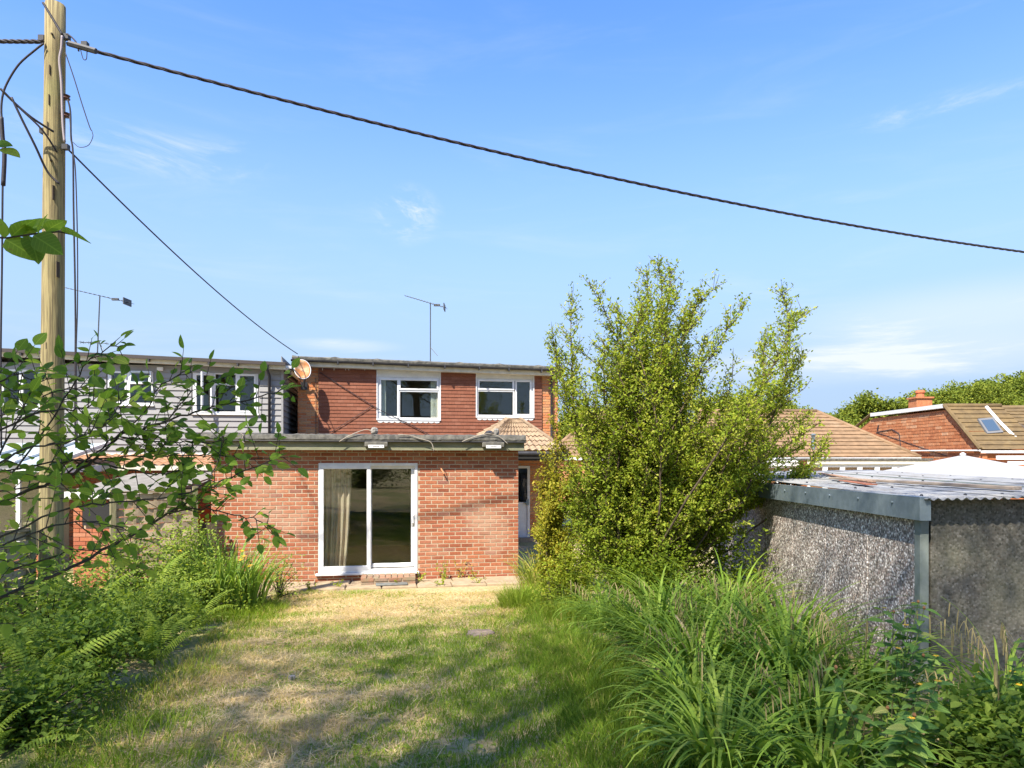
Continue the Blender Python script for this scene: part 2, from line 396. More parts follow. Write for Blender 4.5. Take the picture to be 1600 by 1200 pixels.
def tiled_slope(A, B, C, D, across, rows, step=0.03, wave=0.0, per=4):
    """roof slope A,B (eave) C,D (ridge): courses step over each other, optional pan wave"""
    A, B, C, D = map(Vector, (A, B, C, D)); nrm = (B-A).cross(D-A).normalized()
    nx = max(2, int(round((B-A).length / across))) * (per if wave else 1)
    V = []; F = []
    for r in range(rows):
        for e in (0, 1):
            t = (r + e) / rows
            L = A.lerp(D, t); Rr = B.lerp(C, t)
            for i in range(nx + 1):
                s = i / nx
                h = (step if e == 0 else 0.002) + wave * math.sin(2*math.pi*i/per + (math.pi if False else 0)) + rng.uniform(-.12, .12)*step
                V.append(L.lerp(Rr, s) + nrm * h)
    k = nx + 1
    for q in range(2*rows - 1):
        for i in range(nx):
            F.append((q*k+i, q*k+i+1, (q+1)*k+i+1, (q+1)*k+i))
    g = G(); g.v = [tuple(v) for v in V]; g.f = F; return g

# ------------------------------------------------------------------ the brick house
house = empty('brick_house', 'orange brick house with red tile hung upper storey and flat roofed extension', 'house', HO, TH)
L = 5.60
du0, dz1 = hu(497, 723, 0); du1, _ = hu(653, 721, 0); _, dz0 = hu(575, 893, 0)
dz0 = 0.17
DOOR = (du0, du1, dz0 - 0.03, dz1)
ew = G()
for a, b, c, d in holes(0, L, -0.2, 2.46, [DOOR]): ew.box(a, b, 0.005, 0.22, c, d)
ew.box(0.012, 0.22, 0.22, 6.0, -0.2, 2.46).box(L-0.22, L-0.012, 0.22, 6.0, -0.2, 2.46)
ewall = ew.ob('extension_wall', m_mortar, house)
rects = bond(0, L, 0.0, 2.44, [DOOR])
lay('brick', ewall, rects, 0.0, 0.03, m_brick, 300, lambda r: (1 if px_of((r[0]+r[1])/2, 0, r[2])[0] > 395 else -5) + (r[1]-r[0]) * 4 - 0.02*r[0] - 0.15*abs(r[2]-1.2))
# returns of the front corner and the two side walls
side = G()
for r in range(32):
    for k in range(26):
        v0 = 0.03 + k*0.225 - (0.1125 if r % 2 else 0)
        a, b = max(v0, 0.03), v0 + 0.215
        for x0, x1 in ((-0.0, 0.02), (L-0.02, L)): side.box(x0, x1, a, b, r*0.075, r*0.075 + 0.065)
tag(side.ob('side_bricks', m_brick, ewall), kind='stuff')
# roof of the extension
rz0, rz1 = 2.44, 2.70
uL = hu(318, 690, -0.25)[0]; uR = hu(821, 690, -0.25)[0]
roof = G().box(uL-0.03, uR, -0.27, 5.98, 2.60, 2.685).ob('extension_roof', m_felt, house, bevel=0.012)
G().box(uL, uR-.02, -0.235, -0.205, 2.435, 2.598).ob('fascia', m_fascia, house)
G().box(uL, uR-.02, -0.204, 0.0, 2.442, 2.46).ob('soffit', m_fascia, house)
# bumpy upstand of old felt along the roof edge
V = []; nn = 90
for i in range(nn + 1):
    u = uL - .03 + (uR - uL + .03) * i / nn; h = 0.035 + 0.014*rng.random()
    V += [(u, -0.30, 2.605), (u, -0.315 + .008*rng.random(), 2.63 + .01*rng.random()), (u, -0.29, 2.685 + h*.6), (u, -0.16, 2.687 + h), (u, -0.06, 2.684)]
g = G(); g.v = V; g.f = [(i*5+k, (i+1)*5+k, (i+1)*5+k+1, i*5+k+1) for i in range(nn) for k in range(4)]
g.ob('felt_edge', m_felt, roof, smooth=False)
G().tube([(uL, -0.285, 2.60), (uR, -0.285, 2.59)], 0.018, 6).ob('gutter', m_black, house)
# ---- patio door
g = G(); u0, u1, z0, z1 = du0 + .006, du1 - .006, dz0, dz1 - .006
um = hu(577, 800, 0)[0]
bars(g, u0, u1, z0, z1, -0.006, 0.10, 0.055)
pd = g.ob('patio_door', m_white, house, bevel=0.005)
G().box(u0-.05, u1+.03, -0.06, 0.02, z0-.045, z0-.002).ob('sill', m_white, pd, bevel=0.006)
for (a, b, va, c) in ((u0+.02, um+.03, -0.012, z0+.045), (um-.03, u1-.045, 0.048, z0+.075)):
    s = G(); bars(s, a, b, c, z1-.035, va, va+.045, 0.075); s.ob('sliding_frame' , m_white, pd, bevel=0.006)
    G().box(a+.07, b-.07, va+.02, va+.03, c+.07, z1-.105).ob('pane', m_glass, pd)
h = G().tube([(u1-.085, 0.03, 1.05), (u1-.085, -0.02, 1.08), (u1-.085, -0.024, 1.20), (u1-.085, 0.03, 1.24)], 0.017, 8).box(u1-.115, u1-.055, 0.034, 0.047, 1.02, 1.27)
h.ob('handle', m_white, pd)
r = G(); a, b, c, d, n_, f_ = u0-.9, u1+1.0, 0.1, 2.4, 0.23, 4.6
r.quad((a,f_,c),(b,f_,c),(b,f_,d),(a,f_,d)).quad((a,n_,d),(a,f_,d),(b,f_,d),(b,n_,d)).quad((a,n_,c),(a,f_,c),(a,f_,d),(a,n_,d)).quad((b,n_,c),(b,n_,d),(b,f_,d),(b,f_,c))
r.ob('room', m_room, pd)
G().quad((a,n_,c),(b,n_,c),(b,f_,c),(a,f_,c)).ob('room_floor', M('dull brown carpet', (0.24,0.18,0.11), (0.17,0.125,0.08), 9, 0.95), pd)
cu = hu(549, 800, 0.3)[0]
curtain(pd, u0-.15, cu, z0+.05, z1-.02, 0.30, m_curtain, 7, 0.035, hem=0.10)
# ---- little floodlight boxes under the fascia, with a white label strip
m_grime = M('grimy grey housing', (0.16,0.15,0.12), (0.09,0.085,0.07), 12, 0.8)
for (xa, xb, pos) in ((570, 606, 'left'), (753, 787, 'right')):
    a = hu(xa, 698, -.25)[0]; b = hu(xb, 698, -.25)[0]
    lbl = 'long grey floodlight with white label strip on the fascia above the patio door' if pos == 'left' else 'long grey floodlight with white label strip near the corner by the tiled porch roof'
    t = empty('floodlight', lbl, 'floodlight', hw((a+b)/2, -.25, 2.50), TH, 'floodlights on the extension fascia')
    w_ = b - a
    G().box(-w_/2, w_/2, -0.10, 0.01, -0.005, 0.085).ob('housing', m_grime, t, bevel=0.01)
    G().box(-w_*.34, w_*.34, -0.112, -0.101, -0.025, 0.03).ob('label_strip', m_white, t)
    tx = G()
    for k in range(7):
        x = -w_*.14 + k*w_*.04
        tx.box(x, x + w_*.026, -0.1145, -0.1125, -0.004, 0.012 - .004*(k % 2))
    for sx in (-1, 1): tx.box(sx*w_*.28-.006, sx*w_*.28+.006, -0.1145, -0.1125, -0.006, 0.01)
    tx.ob('printed_mark', M('dark print', (0.12,0.11,0.1), rough=0.8), t)
    G().box(-w_*.18, w_*.18, -0.05, 0.0, 0.085, 0.14).ob('bracket', m_grime, t)
# ---- bricks and stones that weigh down pale cables on the roof edge
def lump(name, loc, s, mat, label, seed):
    r2 = np.random.default_rng(seed); g = G(); n, m = 9, 6
    for j in range(m + 1):
        ph = math.pi * j / m
        for i in range(n):
            th = 2*math.pi*i/n; rr = 1 + .28*(r2.random() - .5)
            g.v.append((s[0]*rr*math.sin(ph)*math.cos(th), s[1]*rr*math.sin(ph)*math.sin(th), s[2]*(.95 - rr*math.cos(ph))))
    g.f = [(j*n+i, j*n+(i+1) % n, (j+1)*n+(i+1) % n, (j+1)*n+i) for j in range(m) for i in range(n)]
    o = g.ob(name, mat, None); o.location = loc; o.rotation_euler[2] = r2.random()*3; tag(o, label, 'stone'); return o
st1 = hu(585, 680, -.12)[0]; st2 = hu(768, 680, -.12)[0]
lump('rubble_stone', hw(st1, -.12, 2.715), (0.09, 0.07, 0.075), m_stone, 'grey rubble lump on the flat roof edge above the patio door', 3)
lump('rubble_stone', hw(st2-.05, -.12, 2.715), (0.15, 0.08, 0.05), m_black, 'dark crumpled lump on the flat roof edge before the porch roof', 5)
lump('rubble_stone', hw(st2+.09, -.14, 2.712), (0.07, 0.06, 0.075), m_stone, 'small pale stone beside the dark lump on the flat roof', 8)
def wire(name, pts, rad, mat, label, cat='cable', n=6, group=None, sag=0, seg=14, parent=None):
    P = [Vector(p) for p in pts]
    if len(P) == 2 and sag:
        P = [P[0].lerp(P[1], i/seg) - Vector((0,0,sag*4*(i/seg)*(1-i/seg))) for i in range(seg+1)]
    elif len(P) > 2:
        Q = []
        for i in range(len(P)-1):
            p0, p1, p2, p3 = P[max(i-1,0)], P[i], P[i+1], P[min(i+2,len(P)-1)]
            for k in range(5):
                t = k/5; Q.append(0.5*((2*p1) + (p2-p0)*t + (2*p0-5*p1+4*p2-p3)*t*t + (3*p1-p0-3*p2+p3)*t**3))
        P = Q + [P[-1]]
    o = G().tube(P, rad, n).ob(name, mat, parent, smooth=True)
    if parent is None: tag(o, label, cat, group)
    return o
def roofpts(l, v=-.30):
    out = []
    for x, y in l:
        u, z = hu(x, y, v); out.append(hw(u, v, z))
    return out
wire('pale_cable', roofpts([(530,690),(545,681),(562,674),(574,671),(584,676)], -.33), 0.0072, m_wire_pale, 'pale cable hanging left from the rubble lump above the patio door')
wire('pale_cable', roofpts([(622,679),(640,680),(655,685),(673,691),(678,705)], -.33), 0.0072, m_wire_pale, 'pale cable along the roof edge ending in a hanging tail between the floodlights')
wire('pale_cable', roofpts([(722,690),(742,682),(760,678),(778,681),(794,694)], -.33), 0.0072, m_wire_pale, 'pale cable draped both ways from the dark lump near the porch')
wire('pale_cable', roofpts([(376,677),(380,680),(378,688),(382,692)], -.33), 0.0072, m_wire_pale, 'short pale cable end curling over the roof edge behind the leaves')
wire('wall_stub_wire', roofpts([(354,704),(354.5,715),(355,727)], -.02), 0.012, m_wire_pale, 'short pale pipe on the brickwork under the eave at the house corner')
G_ = G().tube([hw(hu(689,733,0)[0], 0.01, hu(689,733,0)[1]), hw(hu(689,733,0)[0], -0.06, hu(689,733,0)[1]+.01), hw(hu(693,740,0)[0], -0.08, hu(693,740,0)[1])], 0.014, 7)
tag(G_.ob('overflow_pipe', M('orange pipe', (0.5,0.24,0.12), rough=0.6), None), 'little orange pipe stub sticking out of the brick wall', 'pipe')

# ---- main house behind
VB = 6.0
pu0 = hu(465, 620, VB)[0]; pu1 = hu(497, 620, VB)[0]; pu2 = hu(847, 620, VB)[0]; pu3 = hu(872, 620, VB)[0]
TOP0 = hu(480, 566, VB)[1]; TOP1 = hu(866, 580, VB)[1]
win1 = (hu(590,600,VB)[0], hu(687,600,VB)[0], hu(640,655,VB)[1], hu(640,590,VB)[1])
win2 = (hu(745,600,VB)[0], hu(833,600,VB)[0], hu(790,651,VB)[1], hu(790,592,VB)[1])
side_door = (hu(806,760,VB)[0], hu(828,760,VB)[0], 0.10, hu(820,728,VB)[1])
mw = G(); WT = min(TOP0, TOP1) - .02
for a, b, c, d in holes(pu0, pu3, -0.2, WT, [win1, win2, side_door]): mw.box(a, b, VB + .03, VB + .25, c, d)
mw.box(pu0+.03, pu0+.25, VB+.25, VB+6, -.2, WT).box(pu3-.25, pu3-.03, VB+.25, VB+6, -.2, WT).box(pu0+.03, pu3-.03, VB+6, VB+6.2, -.2, WT)
mwall = mw.ob('main_wall', m_mortar, house)
bk = bond(pu0, pu1, 2.40, TOP0 - .02, []) + bond(pu2, pu3, 2.40, TOP1, []) + bond(L + .02, pu3, 0.0, 2.40, [side_door])
lay('brick', mwall, bk, VB + .018, 0.03, m_brick_up, 300, lambda r: r[2] + (2 if r[1] < pu1 + .1 else 0) + (r[1]-r[0])*3)
sd = G()
for r in range(60):
    for k in range(26):
        v0 = VB + .05 + k*0.225 - (0.1125 if r % 2 else 0)
        for x0, x1 in ((pu0+.012, pu0+.035), (pu3-.035, pu3-.012)): sd.box(x0, x1, v0, v0+.215, r*.075, r*.075+.065)
tag(sd.ob('side_bricks', m_brick_up, mwall), kind='stuff')
# hanging tiles
th = G().box(pu1+.01, pu2-.01, VB+.008, VB+.02, 2.62, 2.63).ob('tile_hanging', m_tile, house)
gauge = 0.096; tl = []; dark = []
ztop = TOP0 - 0.02
zs_dark = hu(540, 583, VB)[1]
r = 0; z = 2.64
H3 = [(win1[0]-.02, win1[1]+.02, win1[2]-.10, 9), (win2[0]-.02, win2[1]+.02, win2[2]-.10, 9)]
while z < zs_dark - .03:
    x = pu1 + .012 - (0.0825 if r % 2 else 0)
    while x < pu2:
        a, b = max(x, pu1+.012), min(x+.1638, pu2-.01)
        segs = [(a, b)]
        for h_ in H3:
            if z + .05 > h_[2]:
                new = []
                for p, q in segs:
                    if q <= h_[0] or p >= h_[1]: new.append((p, q)); continue
                    if p < h_[0]: new.append((p, h_[0]))
                    if q > h_[1]: new.append((h_[1], q))
                segs = new
        tl += [(p, q, z, z+gauge+.02) for p, q in segs if q-p > .03]
        x += .165
    z += gauge; r += 1
tile_unit = unit_piece('tile', 0.004, 0.02, 0.7)
lay('tile', th, tl, VB - .022, 0.03, m_tile, 300, lambda q: -(q[0]) + .4*q[2], unit=tile_unit, jit=.001, tilt=R(-9))
for (p, q) in ((pu1+.012, win1[0]-.03), (win1[1]+.03, win2[0]-.03), (win2[1]+.03, pu2-.01)):
    x = p
    while x < q - .03:
        dark.append((x, min(x+.162, q), z + .005, TOP0 - .01 - (TOP0-TOP1)*(x-pu0)/(pu3-pu0))); x += .165
lay('top_tile', th, dark, VB - .012, 0.03, m_tile_dark, 300, unit=tile_unit)
nails = G()
for x in (504, 522, 540, 545, 570, 711, 715, 737):
    u, zz = hu(x, 577, VB); nails.box(u-.008, u+.008, VB-.022, VB-.012, zz-.03, zz+.03)
nails.ob('tile_clips', m_panel, th)
# infill panels over the windows
for w_ in (win1, win2):
    top = TOP0 - (TOP0-TOP1)*((w_[0]+w_[1])/2-pu0)/(pu3-pu0) + .015
    G().box(w_[0]-.015, w_[1]+.015, VB+.0, VB+.03, w_[3]+.002, top).ob('infill_panel', m_panel, house)
    for e in (w_[0]-.028, w_[1]+.002): G().box(e, e+.026, VB-.03, VB+.012, w_[2]-.02, top).ob('window_edge_trim', m_white, house)
    sc = G(); n = 11; wd = (w_[1]-w_[0]) / n
    for k in range(n):
        c = w_[0] + (k+.5)*wd
        pts = [(c - wd*.5, VB-.035, w_[2]-.045)] + [(c - wd*.5*math.cos(math.pi*j/8), VB-.035, w_[2]-.06-.045*math.sin(math.pi*j/8)) for j in range(9)] + [(c + wd*.5, VB-.035, w_[2]-.045)]
        sc.prism(pts, (0, .012, 0))
    sc.ob('scalloped_apron', m_panel, house)
def lights_from(px, w_, v):
    out = []
    for xa, xb, ya, yb, s in px:
        a, zt = hu(xa, ya, v); b, zb = hu(xb, yb, v); out.append((a, b, zb, zt, s))
    return out
def fr(w_, l):     # fractions of the window
    W_, H_ = w_[1]-w_[0], w_[3]-w_[2]
    return [(w_[0]+a*W_, w_[0]+b*W_, w_[2]+c*H_, w_[2]+d*H_, s) for a, b, c, d, s in l]
W1 = window(house, 'window', *win1, VB, fr(win1, [(.03,.34,.03,.97,1),(.34,.98,.70,.97,1),(.39,.95,.08,.66,0)]),
       curtains=[(win1[0]+.05, win1[0]+.22, win1[2], win1[3], m_curtain_white), (win1[1]-.24, win1[1]-.04, win1[2], win1[3], m_curtain_white)])
W2 = window(house, 'window', *win2, VB, fr(win2, [(.68,.97,.03,.97,1),(.02,.66,.70,.97,1),(.05,.62,.08,.64,0)]))
for w_, W_, m0 in ((win1, W1, .345), (win2, W2, .655)):   # mullion and transom
    x = w_[0] + (w_[1]-w_[0])*m0; zt = w_[2] + (w_[3]-w_[2])*.68
    g = G().box(x-.022, x+.022, VB+.013, VB+.074, w_[2]+.045, w_[3]-.045)
    if m0 < .5: g.box(x+.023, w_[1]-.045, VB+.013, VB+.074, zt-.022, zt+.022)
    else: g.box(w_[0]+.045, x-.023, VB+.013, VB+.074, zt-.022, zt+.022)
    g.ob('mullion', m_white, W_)
# side door
sdr = G(); bars(sdr, side_door[0], side_door[1], side_door[2], side_door[3], VB+.0, VB+.08, .07)
sdo = sdr.ob('side_door', m_white, house)
zm = 1.02
a, b = side_door[0]+.07, side_door[1]-.07
G().box(a, b, VB+.02, VB+.06, zm-.06, zm+.06).box(a, b, VB+.03, VB+.05, side_door[2]+.07, zm-.06).ob('door_panel', m_white, sdo)
G().box(a, b, VB+.035, VB+.045, zm+.06, side_door[3]-.07).ob('pane', m_glass, sdo)
G().box(b-.04, b+.04, VB-.02, VB-.001, zm-.02, zm+.14).box(b-.12, b+.02, VB-.045, VB-.02, zm+.04, zm+.06).ob('handle', m_steel, sdo)
G().box(side_door[0]-.1, side_door[1]+.1, VB-.28, VB+.0, -.1, .10).ob('door_step', m_slab, sdo)
# main roof: thick flat felt edge, gutter, soffit, downpipe
g = G()
ua, ub = pu0 - .10, pu3 + .10
za = hu(463, 556.5, VB-.35)[1]; zb = hu(866, 573, VB-.35)[1]
g.hexa([(ua, VB-.32, za-.10), (ub, VB-.32, zb-.10), (ub, VB+6.3, zb-.10), (ua, VB+6.3, za-.10), (ua, VB-.32, za-.015), (ub, VB-.32, zb-.015), (ub, VB+6.3, zb-.015), (ua, VB+6.3, za-.015)])
mroof = g.ob('main_roof', m_felt, house)
g = G()
g.hexa([(ua+.02, VB-.22, za-.235), (ub-.02, VB-.22, zb-.235), (ub-.02, VB-.005, zb-.235), (ua+.02, VB-.005, za-.235), (ua+.02, VB-.22, za-.102), (ub-.02, VB-.22, zb-.102), (ub-.02, VB-.005, zb-.102), (ua+.02, VB-.005, za-.102)])
g.ob('fascia', m_cream, house)
V = []; nn = 60
for i in range(nn+1):
    t = i/nn; u = ua + (ub-ua)*t; z = za + (zb-za)*t; lap = .02 if i % 9 == 0 else 0
    V += [(u, VB-.345, z-.07), (u, VB-.35, z-.02), (u, VB-.30, z+.01+lap+.006*rng.random()), (u, VB-.1, z+.004+lap)]
g = G(); g.v = V; g.f = [(i*4+k, (i+1)*4+k, (i+1)*4+k+1, i*4+k+1) for i in range(nn) for k in range(3)]
g.ob('felt_edge', m_felt, mroof)
g = G()
hp = [(math.cos(a_)*.055, math.sin(a_)*.055) for a_ in [math.pi + math.pi*k/6 for k in range(7)]]
for (p, q) in ((0, 1),):
    n = len(hp); va = [(ua-.03, VB-.29+x, za-.075+y) for x, y in hp]; vb = [(ub+.03, VB-.29+x, zb-.075+y) for x, y in hp]
    g.add(va+vb, [(i, i+1, n+i+1, n+i) for i in range(n-1)] + [tuple(range(n)), tuple(range(n, 2*n))])
gut = g.ob('gutter', m_black, house)
for x in (470, 528, 583, 638, 695, 749, 795, 846):
    u = hu(x, 570, VB-.29)[0]; z = za + (zb-za)*(u-ua)/(ub-ua)
    G().box(u-.018, u+.018, VB-.35, VB-.22, z-.165, z-.06).ob('gutter_bracket', m_black, gut)
u = hu(862, 600, VB-.08)[0]
G().tube([(u, VB-.29, zb-.13), (u, VB-.2, zb-.22), (u, VB-.06, zb-.34), (u, VB-.06, 3.0), (u, VB-.06, 0.1)], .034, 8).ob('downpipe', m_black, house, smooth=True)
u = hu(493.5, 620, VB-.02)[0]
G().tube([(u, VB-.01, za-.5), (u, VB-.01, 2.7)], .008, 5).ob('wall_cable', m_wire, house)
# porch roof: small hipped lean-to with pan tiles
m_pan = M('weathered pan tiles', (0.31,0.225,0.145), (0.22,0.155,0.10), 9, 0.95, 0.1, 0.3, coord='World', c3=(0.46,0.38,0.25), scale3=6, amt3=0.6)
ap = (hu(797, 660, VB)[0], VB-.03, 3.42)
vE = 4.35
eL = (hu(738, 688, vE)[0], vE, 2.50); eR = (hu(872, 710, vE)[0] + .25, vE, 2.50)
rl = (ap[0]-.12, VB-.03, 3.40); rr = (ap[0]+.28, VB-.03, 3.40)
pr = tiled_slope(eL, eR, rr, rl, .18, 7, .03, .022).ob('porch_roof', m_pan, house)
tiled_slope(eR, (eR[0]+.1, VB-.03, 2.5), rr, rr, .2, 6, .03, .022).ob('hip_slope', m_pan, pr)
tiled_slope((eL[0]-.1, VB-.03, 2.72), eL, rl, rl, .2, 6, .03, .022).ob('hip_slope', m_pan, pr)
G().tube([eL, rl, rr, eR], .065, 7).ob('hip_tile', m_pan, pr, smooth=True)
G().tube([(eL[0], vE-.05, 2.43), (eR[0], vE-.05, 2.43)], .055, 8).ob('gutter', m_black, pr)
G().box(L+.05, eR[0]-.05, vE+.1, vE+.16, 2.25, 2.44).ob('porch_beam', m_dark, pr)
# ---- aerials and dish
def aerial(px, ybase, ytop, xl, yl, xr, yr, Y, label, lean=0):
    b = pp(px, ybase, Y); t = empty('tv_aerial', label, 'aerial', b)
    tp = pp(px + lean, ytop, Y) - b; l = pp(xl, yl, Y+.15) - b; r_ = pp(xr, yr, Y-.15) - b
    G().tube([(0,0,-.1), tp], .016, 6).ob('mast', m_metal, t)
    bm = G().tube([l, r_], .010, 5).ob('boom', m_metal, t)
    el = G(); n = 15; ax = (r_-l).normalized(); sd_ = Vector((0.12, 0.99, 0)).normalized()
    for k in range(n):
        p = l.lerp(r_, k/(n-1)); hl = .09 + .006*k
        el.tube([p - sd_*hl, p + sd_*hl], .006, 4)
    el.ob('elements', m_metal, t)
    p = l.lerp(r_, .78); G().box(p.x-.09, p.x+.09, p.y-.03, p.y+.03, p.z-.03, p.z+.03).ob('dipole_box', m_metal, t)
    q = l.lerp(r_, .96); G().box(q.x-.012, q.x+.012, q.y-.2, q.y+.2, q.z-.09, q.z+.09).ob('reflector', m_metal, t)
    G().tube([tp*.22, tp*.06 + Vector((.22*(1 if lean <= 0 else 1), -.1, 0))], .008, 5).ob('stay', m_metal, t)
    return t
aerial(672.5, 562, 473, 633, 462, 697, 481, 20.5, 'television aerial on a straight mast above the red tiled house')
aerial(152, 552, 462, 100, 449, 203, 473, 19.5, 'television aerial on a leaning mast above the grey boarded house', lean=4)
a2 = pp(150, 536, 19.4)
t = empty('small_aerial', 'short lower aerial with few elements beside the leaning mast', 'aerial', a2)
G().tube([(0,0,0), (-.45,.05,.03)], .008, 5).tube([(0,0,0), (.35,-.02,-.02)], .008, 5).ob('boom', m_metal, t)
e = G()
for x in (-.42,-.34,-.2,-.11, .1, .3): e.tube([(x,-.1,-.05*x), (x,.1,-.05*x)], .007, 4).tube([(x,0,-.05*x-.04), (x,0,-.05*x+.04)], .006, 4)
e.ob('elements', m_metal, t)
dc = hw(*[hu(472, 578, VB-.55)[0], VB-.55, hu(472, 578, VB-.55)[1]])
dish = empty('satellite_dish', 'rusty satellite dish on the brick pier under the eave', 'satellite dish', dc, TH + R(22))
g = G(); n = 24
for j in range(6):
    rr_ = j/5
    for k in range(n):
        g.v.append((rr_*.21*math.cos(2*math.pi*k/n), -.075*rr_*rr_ + .04, rr_*.27*math.sin(2*math.pi*k/n)))
g.f = [(j*n+k, j*n+(k+1) % n, (j+1)*n+(k+1) % n, (j+1)*n+k) for j in range(5) for k in range(n)]
d = g.ob('reflector', m_rust, dish, smooth=True); d.rotation_euler = (R(-20), R(8), 0)
so = d.modifiers.new('thick', 'SOLIDIFY'); so.thickness = .012
rim = G().tube([(.213*math.cos(2*math.pi*k/n), -.037, .273*math.sin(2*math.pi*k/n)) for k in range(n+1)], .012, 6, cap=False).ob('rim', m_white, dish, smooth=True); rim.rotation_euler = d.rotation_euler
G().tube([(0,.03,-.26), (-.14,-.26,-.17), (-.36,-.33,.02)], .014, 6).ob('feed_arm', m_steel, dish)
G().box(-.50, -.36, -.36, -.29, -.03, .04).ob('receiver', m_white, dish)
G().tube([(0,.05,-.03), (.16,.30,-.12), (.16,.42,-.36), (.18,.50,-.36)], .026, 7).box(.10,.26,.45,.50,-.46,-.26).ob('wall_bracket', m_black, dish)
wire('thin_cable', [hw(*[hu(350+150,582,VB-.03)[0], VB-.05, hu(500,582,VB-.03)[1]]), hw(hu(586,636,VB-.06)[0], VB-.06, hu(586,636,VB-.06)[1]), hw(hu(640,663,VB-.06)[0], VB-.06, hu(640,663,VB-.06)[1]), hw(hu(676,682,VB-.06)[0], VB-.06, hu(676,682,VB-.06)[1])], .010, m_wire, 'thin black cable running diagonally across the hanging tiles and window corner')
wire('thin_cable', [hw(hu(582,634,VB-.05)[0], VB-.05, hu(582,634,VB-.05)[1]), hw(hu(545,658,VB-.05)[0], VB-.05, hu(545,658,VB-.05)[1]), hw(hu(514,677,VB-.05)[0], VB-.05, hu(514,677,VB-.05)[1])], .008, m_wire, 'thin black cable descending left over the hanging tiles')
# ---- patio slabs, step
pat = G().box(0.5, L+.9, -0.80, 0.0, -.15, 0.0)
patio = pat.ob('patio', M('sandy joint', (0.20,0.15,0.09), (0.13,0.11,0.05), 9, 0.95), None); patio.location = HO; patio.rotation_euler[2] = TH; tag(patio, kind='structure')
su = unit_piece('slab', .02, .02, .3); sm = G()
for (x, y, z) in su.v: sm.v.append((x, z, -y*1.0))
sm.f = [f[::-1] for f in su.f]
sme = sm.me('slab'); sme.materials.append(m_slab)
for k in range(9):
    for j in range(2):
        o = link('slab', sme, None, patio); o.location = (0.85 + k*.62 + (.0 if j else .05), -.22 - j*.4, .028 + rng.uniform(-.008, .008)); o.scale = (.60, .385, .05); o.rotation_euler = (rng.uniform(-.02,.02), rng.uniform(-.015,.015), rng.uniform(-.03,.03))
stp = empty('brick_step', 'low brick step with weeds below the patio door', 'step', hw(hu(607, 905, -.3)[0], -.30, 0), TH)
sw_ = hu(650, 905, -.3)[0] - hu(565, 905, -.3)[0]
G().box(-sw_/2+.01, sw_/2-.01, -.24, .24, -.05, .125).ob('core', m_mortar, stp)
bu = unit_piece('brick'); bm_ = bu.me('brick'); bm_.materials.append(m_brick_old)
for r in range(2):
    n = 4; w_ = sw_/n
    for k in range(n):
        o = link('brick', bm_, None, stp); o.location = (-sw_/2 + (k+.5)*w_, -.255, 0.035 + r*.074); o.scale = (w_-.012, .03, .058); o.rotation_euler = (0, rng.uniform(-.02,.02), rng.uniform(-.03,.03))
tb = G()
for (x, y, z) in bu.v: tb.v.append((x, z, -y))
tb.f = [f[::-1] for f in bu.f]; tbm = tb.me('brick'); tbm.materials.append(m_brick_old)
for k in range(9):
    for j in range(2):
        o = link('brick', tbm, None, stp); o.location = (-sw_/2 + (k+.5)*sw_/9, -.145 + j*.225, .155 + rng.uniform(-.004,.004)); o.scale = (sw_/9-.012, .21, .03); o.rotation_euler = (0,0,rng.uniform(-.03,.03))
m_slate = M('broken grey slate', (0.16,0.165,0.15), (0.11,0.11,0.1), 12, 0.9)
sl = G().box(-.28,.28,-.14,.14,0,.03).ob('broken_slab', m_slate, None, bevel=.01); sl.location = hw(hu(612, 923, -.6)[0], -.60, .03); sl.rotation_euler = (0, 0, .2); tag(sl, 'broken grey slab lying in the grass before the brick step', 'slab')
# ------------------------------------------------------------------ weatherboarded neighbour on the left
VN = 5.05
nu1 = hu(441, 640, VN)[0]; nu0 = hu(-140, 640, VN)[0]
nh = empty('boarded_house', 'neighbouring house clad in pale grey weatherboards with white windows', 'house', HO, TH)
ztl = hu(0, 556, VN)[1]; ztr = hu(440, 577, VN)[1]
slope = (ztr - ztl) / (nu1 - hu(0, 556, VN)[0])
def ntop(u): return ztr + slope*(u - nu1)
def nw(xa, xb, ya, yb):
    return (hu(xa, (ya+yb)/2, VN)[0], hu(xb, (ya+yb)/2, VN)[0], hu((xa+xb)/2, yb, VN)[1], hu((xa+xb)/2, ya, VN)[1])
nwin = [nw(0, 66, 575, 638), nw(168, 239, 578, 632), nw(301, 403, 582, 646)]
g = G()
for a, b, c, d in holes(nu0, nu1, 2.3, min(ztl, ztr) + .02, nwin): g.box(a, b, VN + .03, VN + .25, c, d)
g.box(nu1-.25, nu1-.03, VN+.25, VN+7, -.2, ztr).box(nu0, nu1-.03, VN+7, VN+7.2, -.2, ztr)
nwall = g.ob('boarded_wall', m_board, nh)
bu_ = G()    # feather-edge board profile, long in u
prof = [(0.0, 0.0), (0.022, 0.0), (0.022, 1.0), (0.016, 1.0)]
ub_ = G(); ub_.v = [(x, y, z) for x in (-.5, .5) for (y, z) in ((0, -.5), (1, -.5), (1, .5), (.72, .5))]
ub_.f = [(0,1,5,4), (1,2,6,5), (2,3,7,6), (3,0,4,7), (3,2,1,0), (4,5,6,7)]
bme = ub_.me('board'); bme.materials.append(m_board)
z = 2.35; ex = 0.148
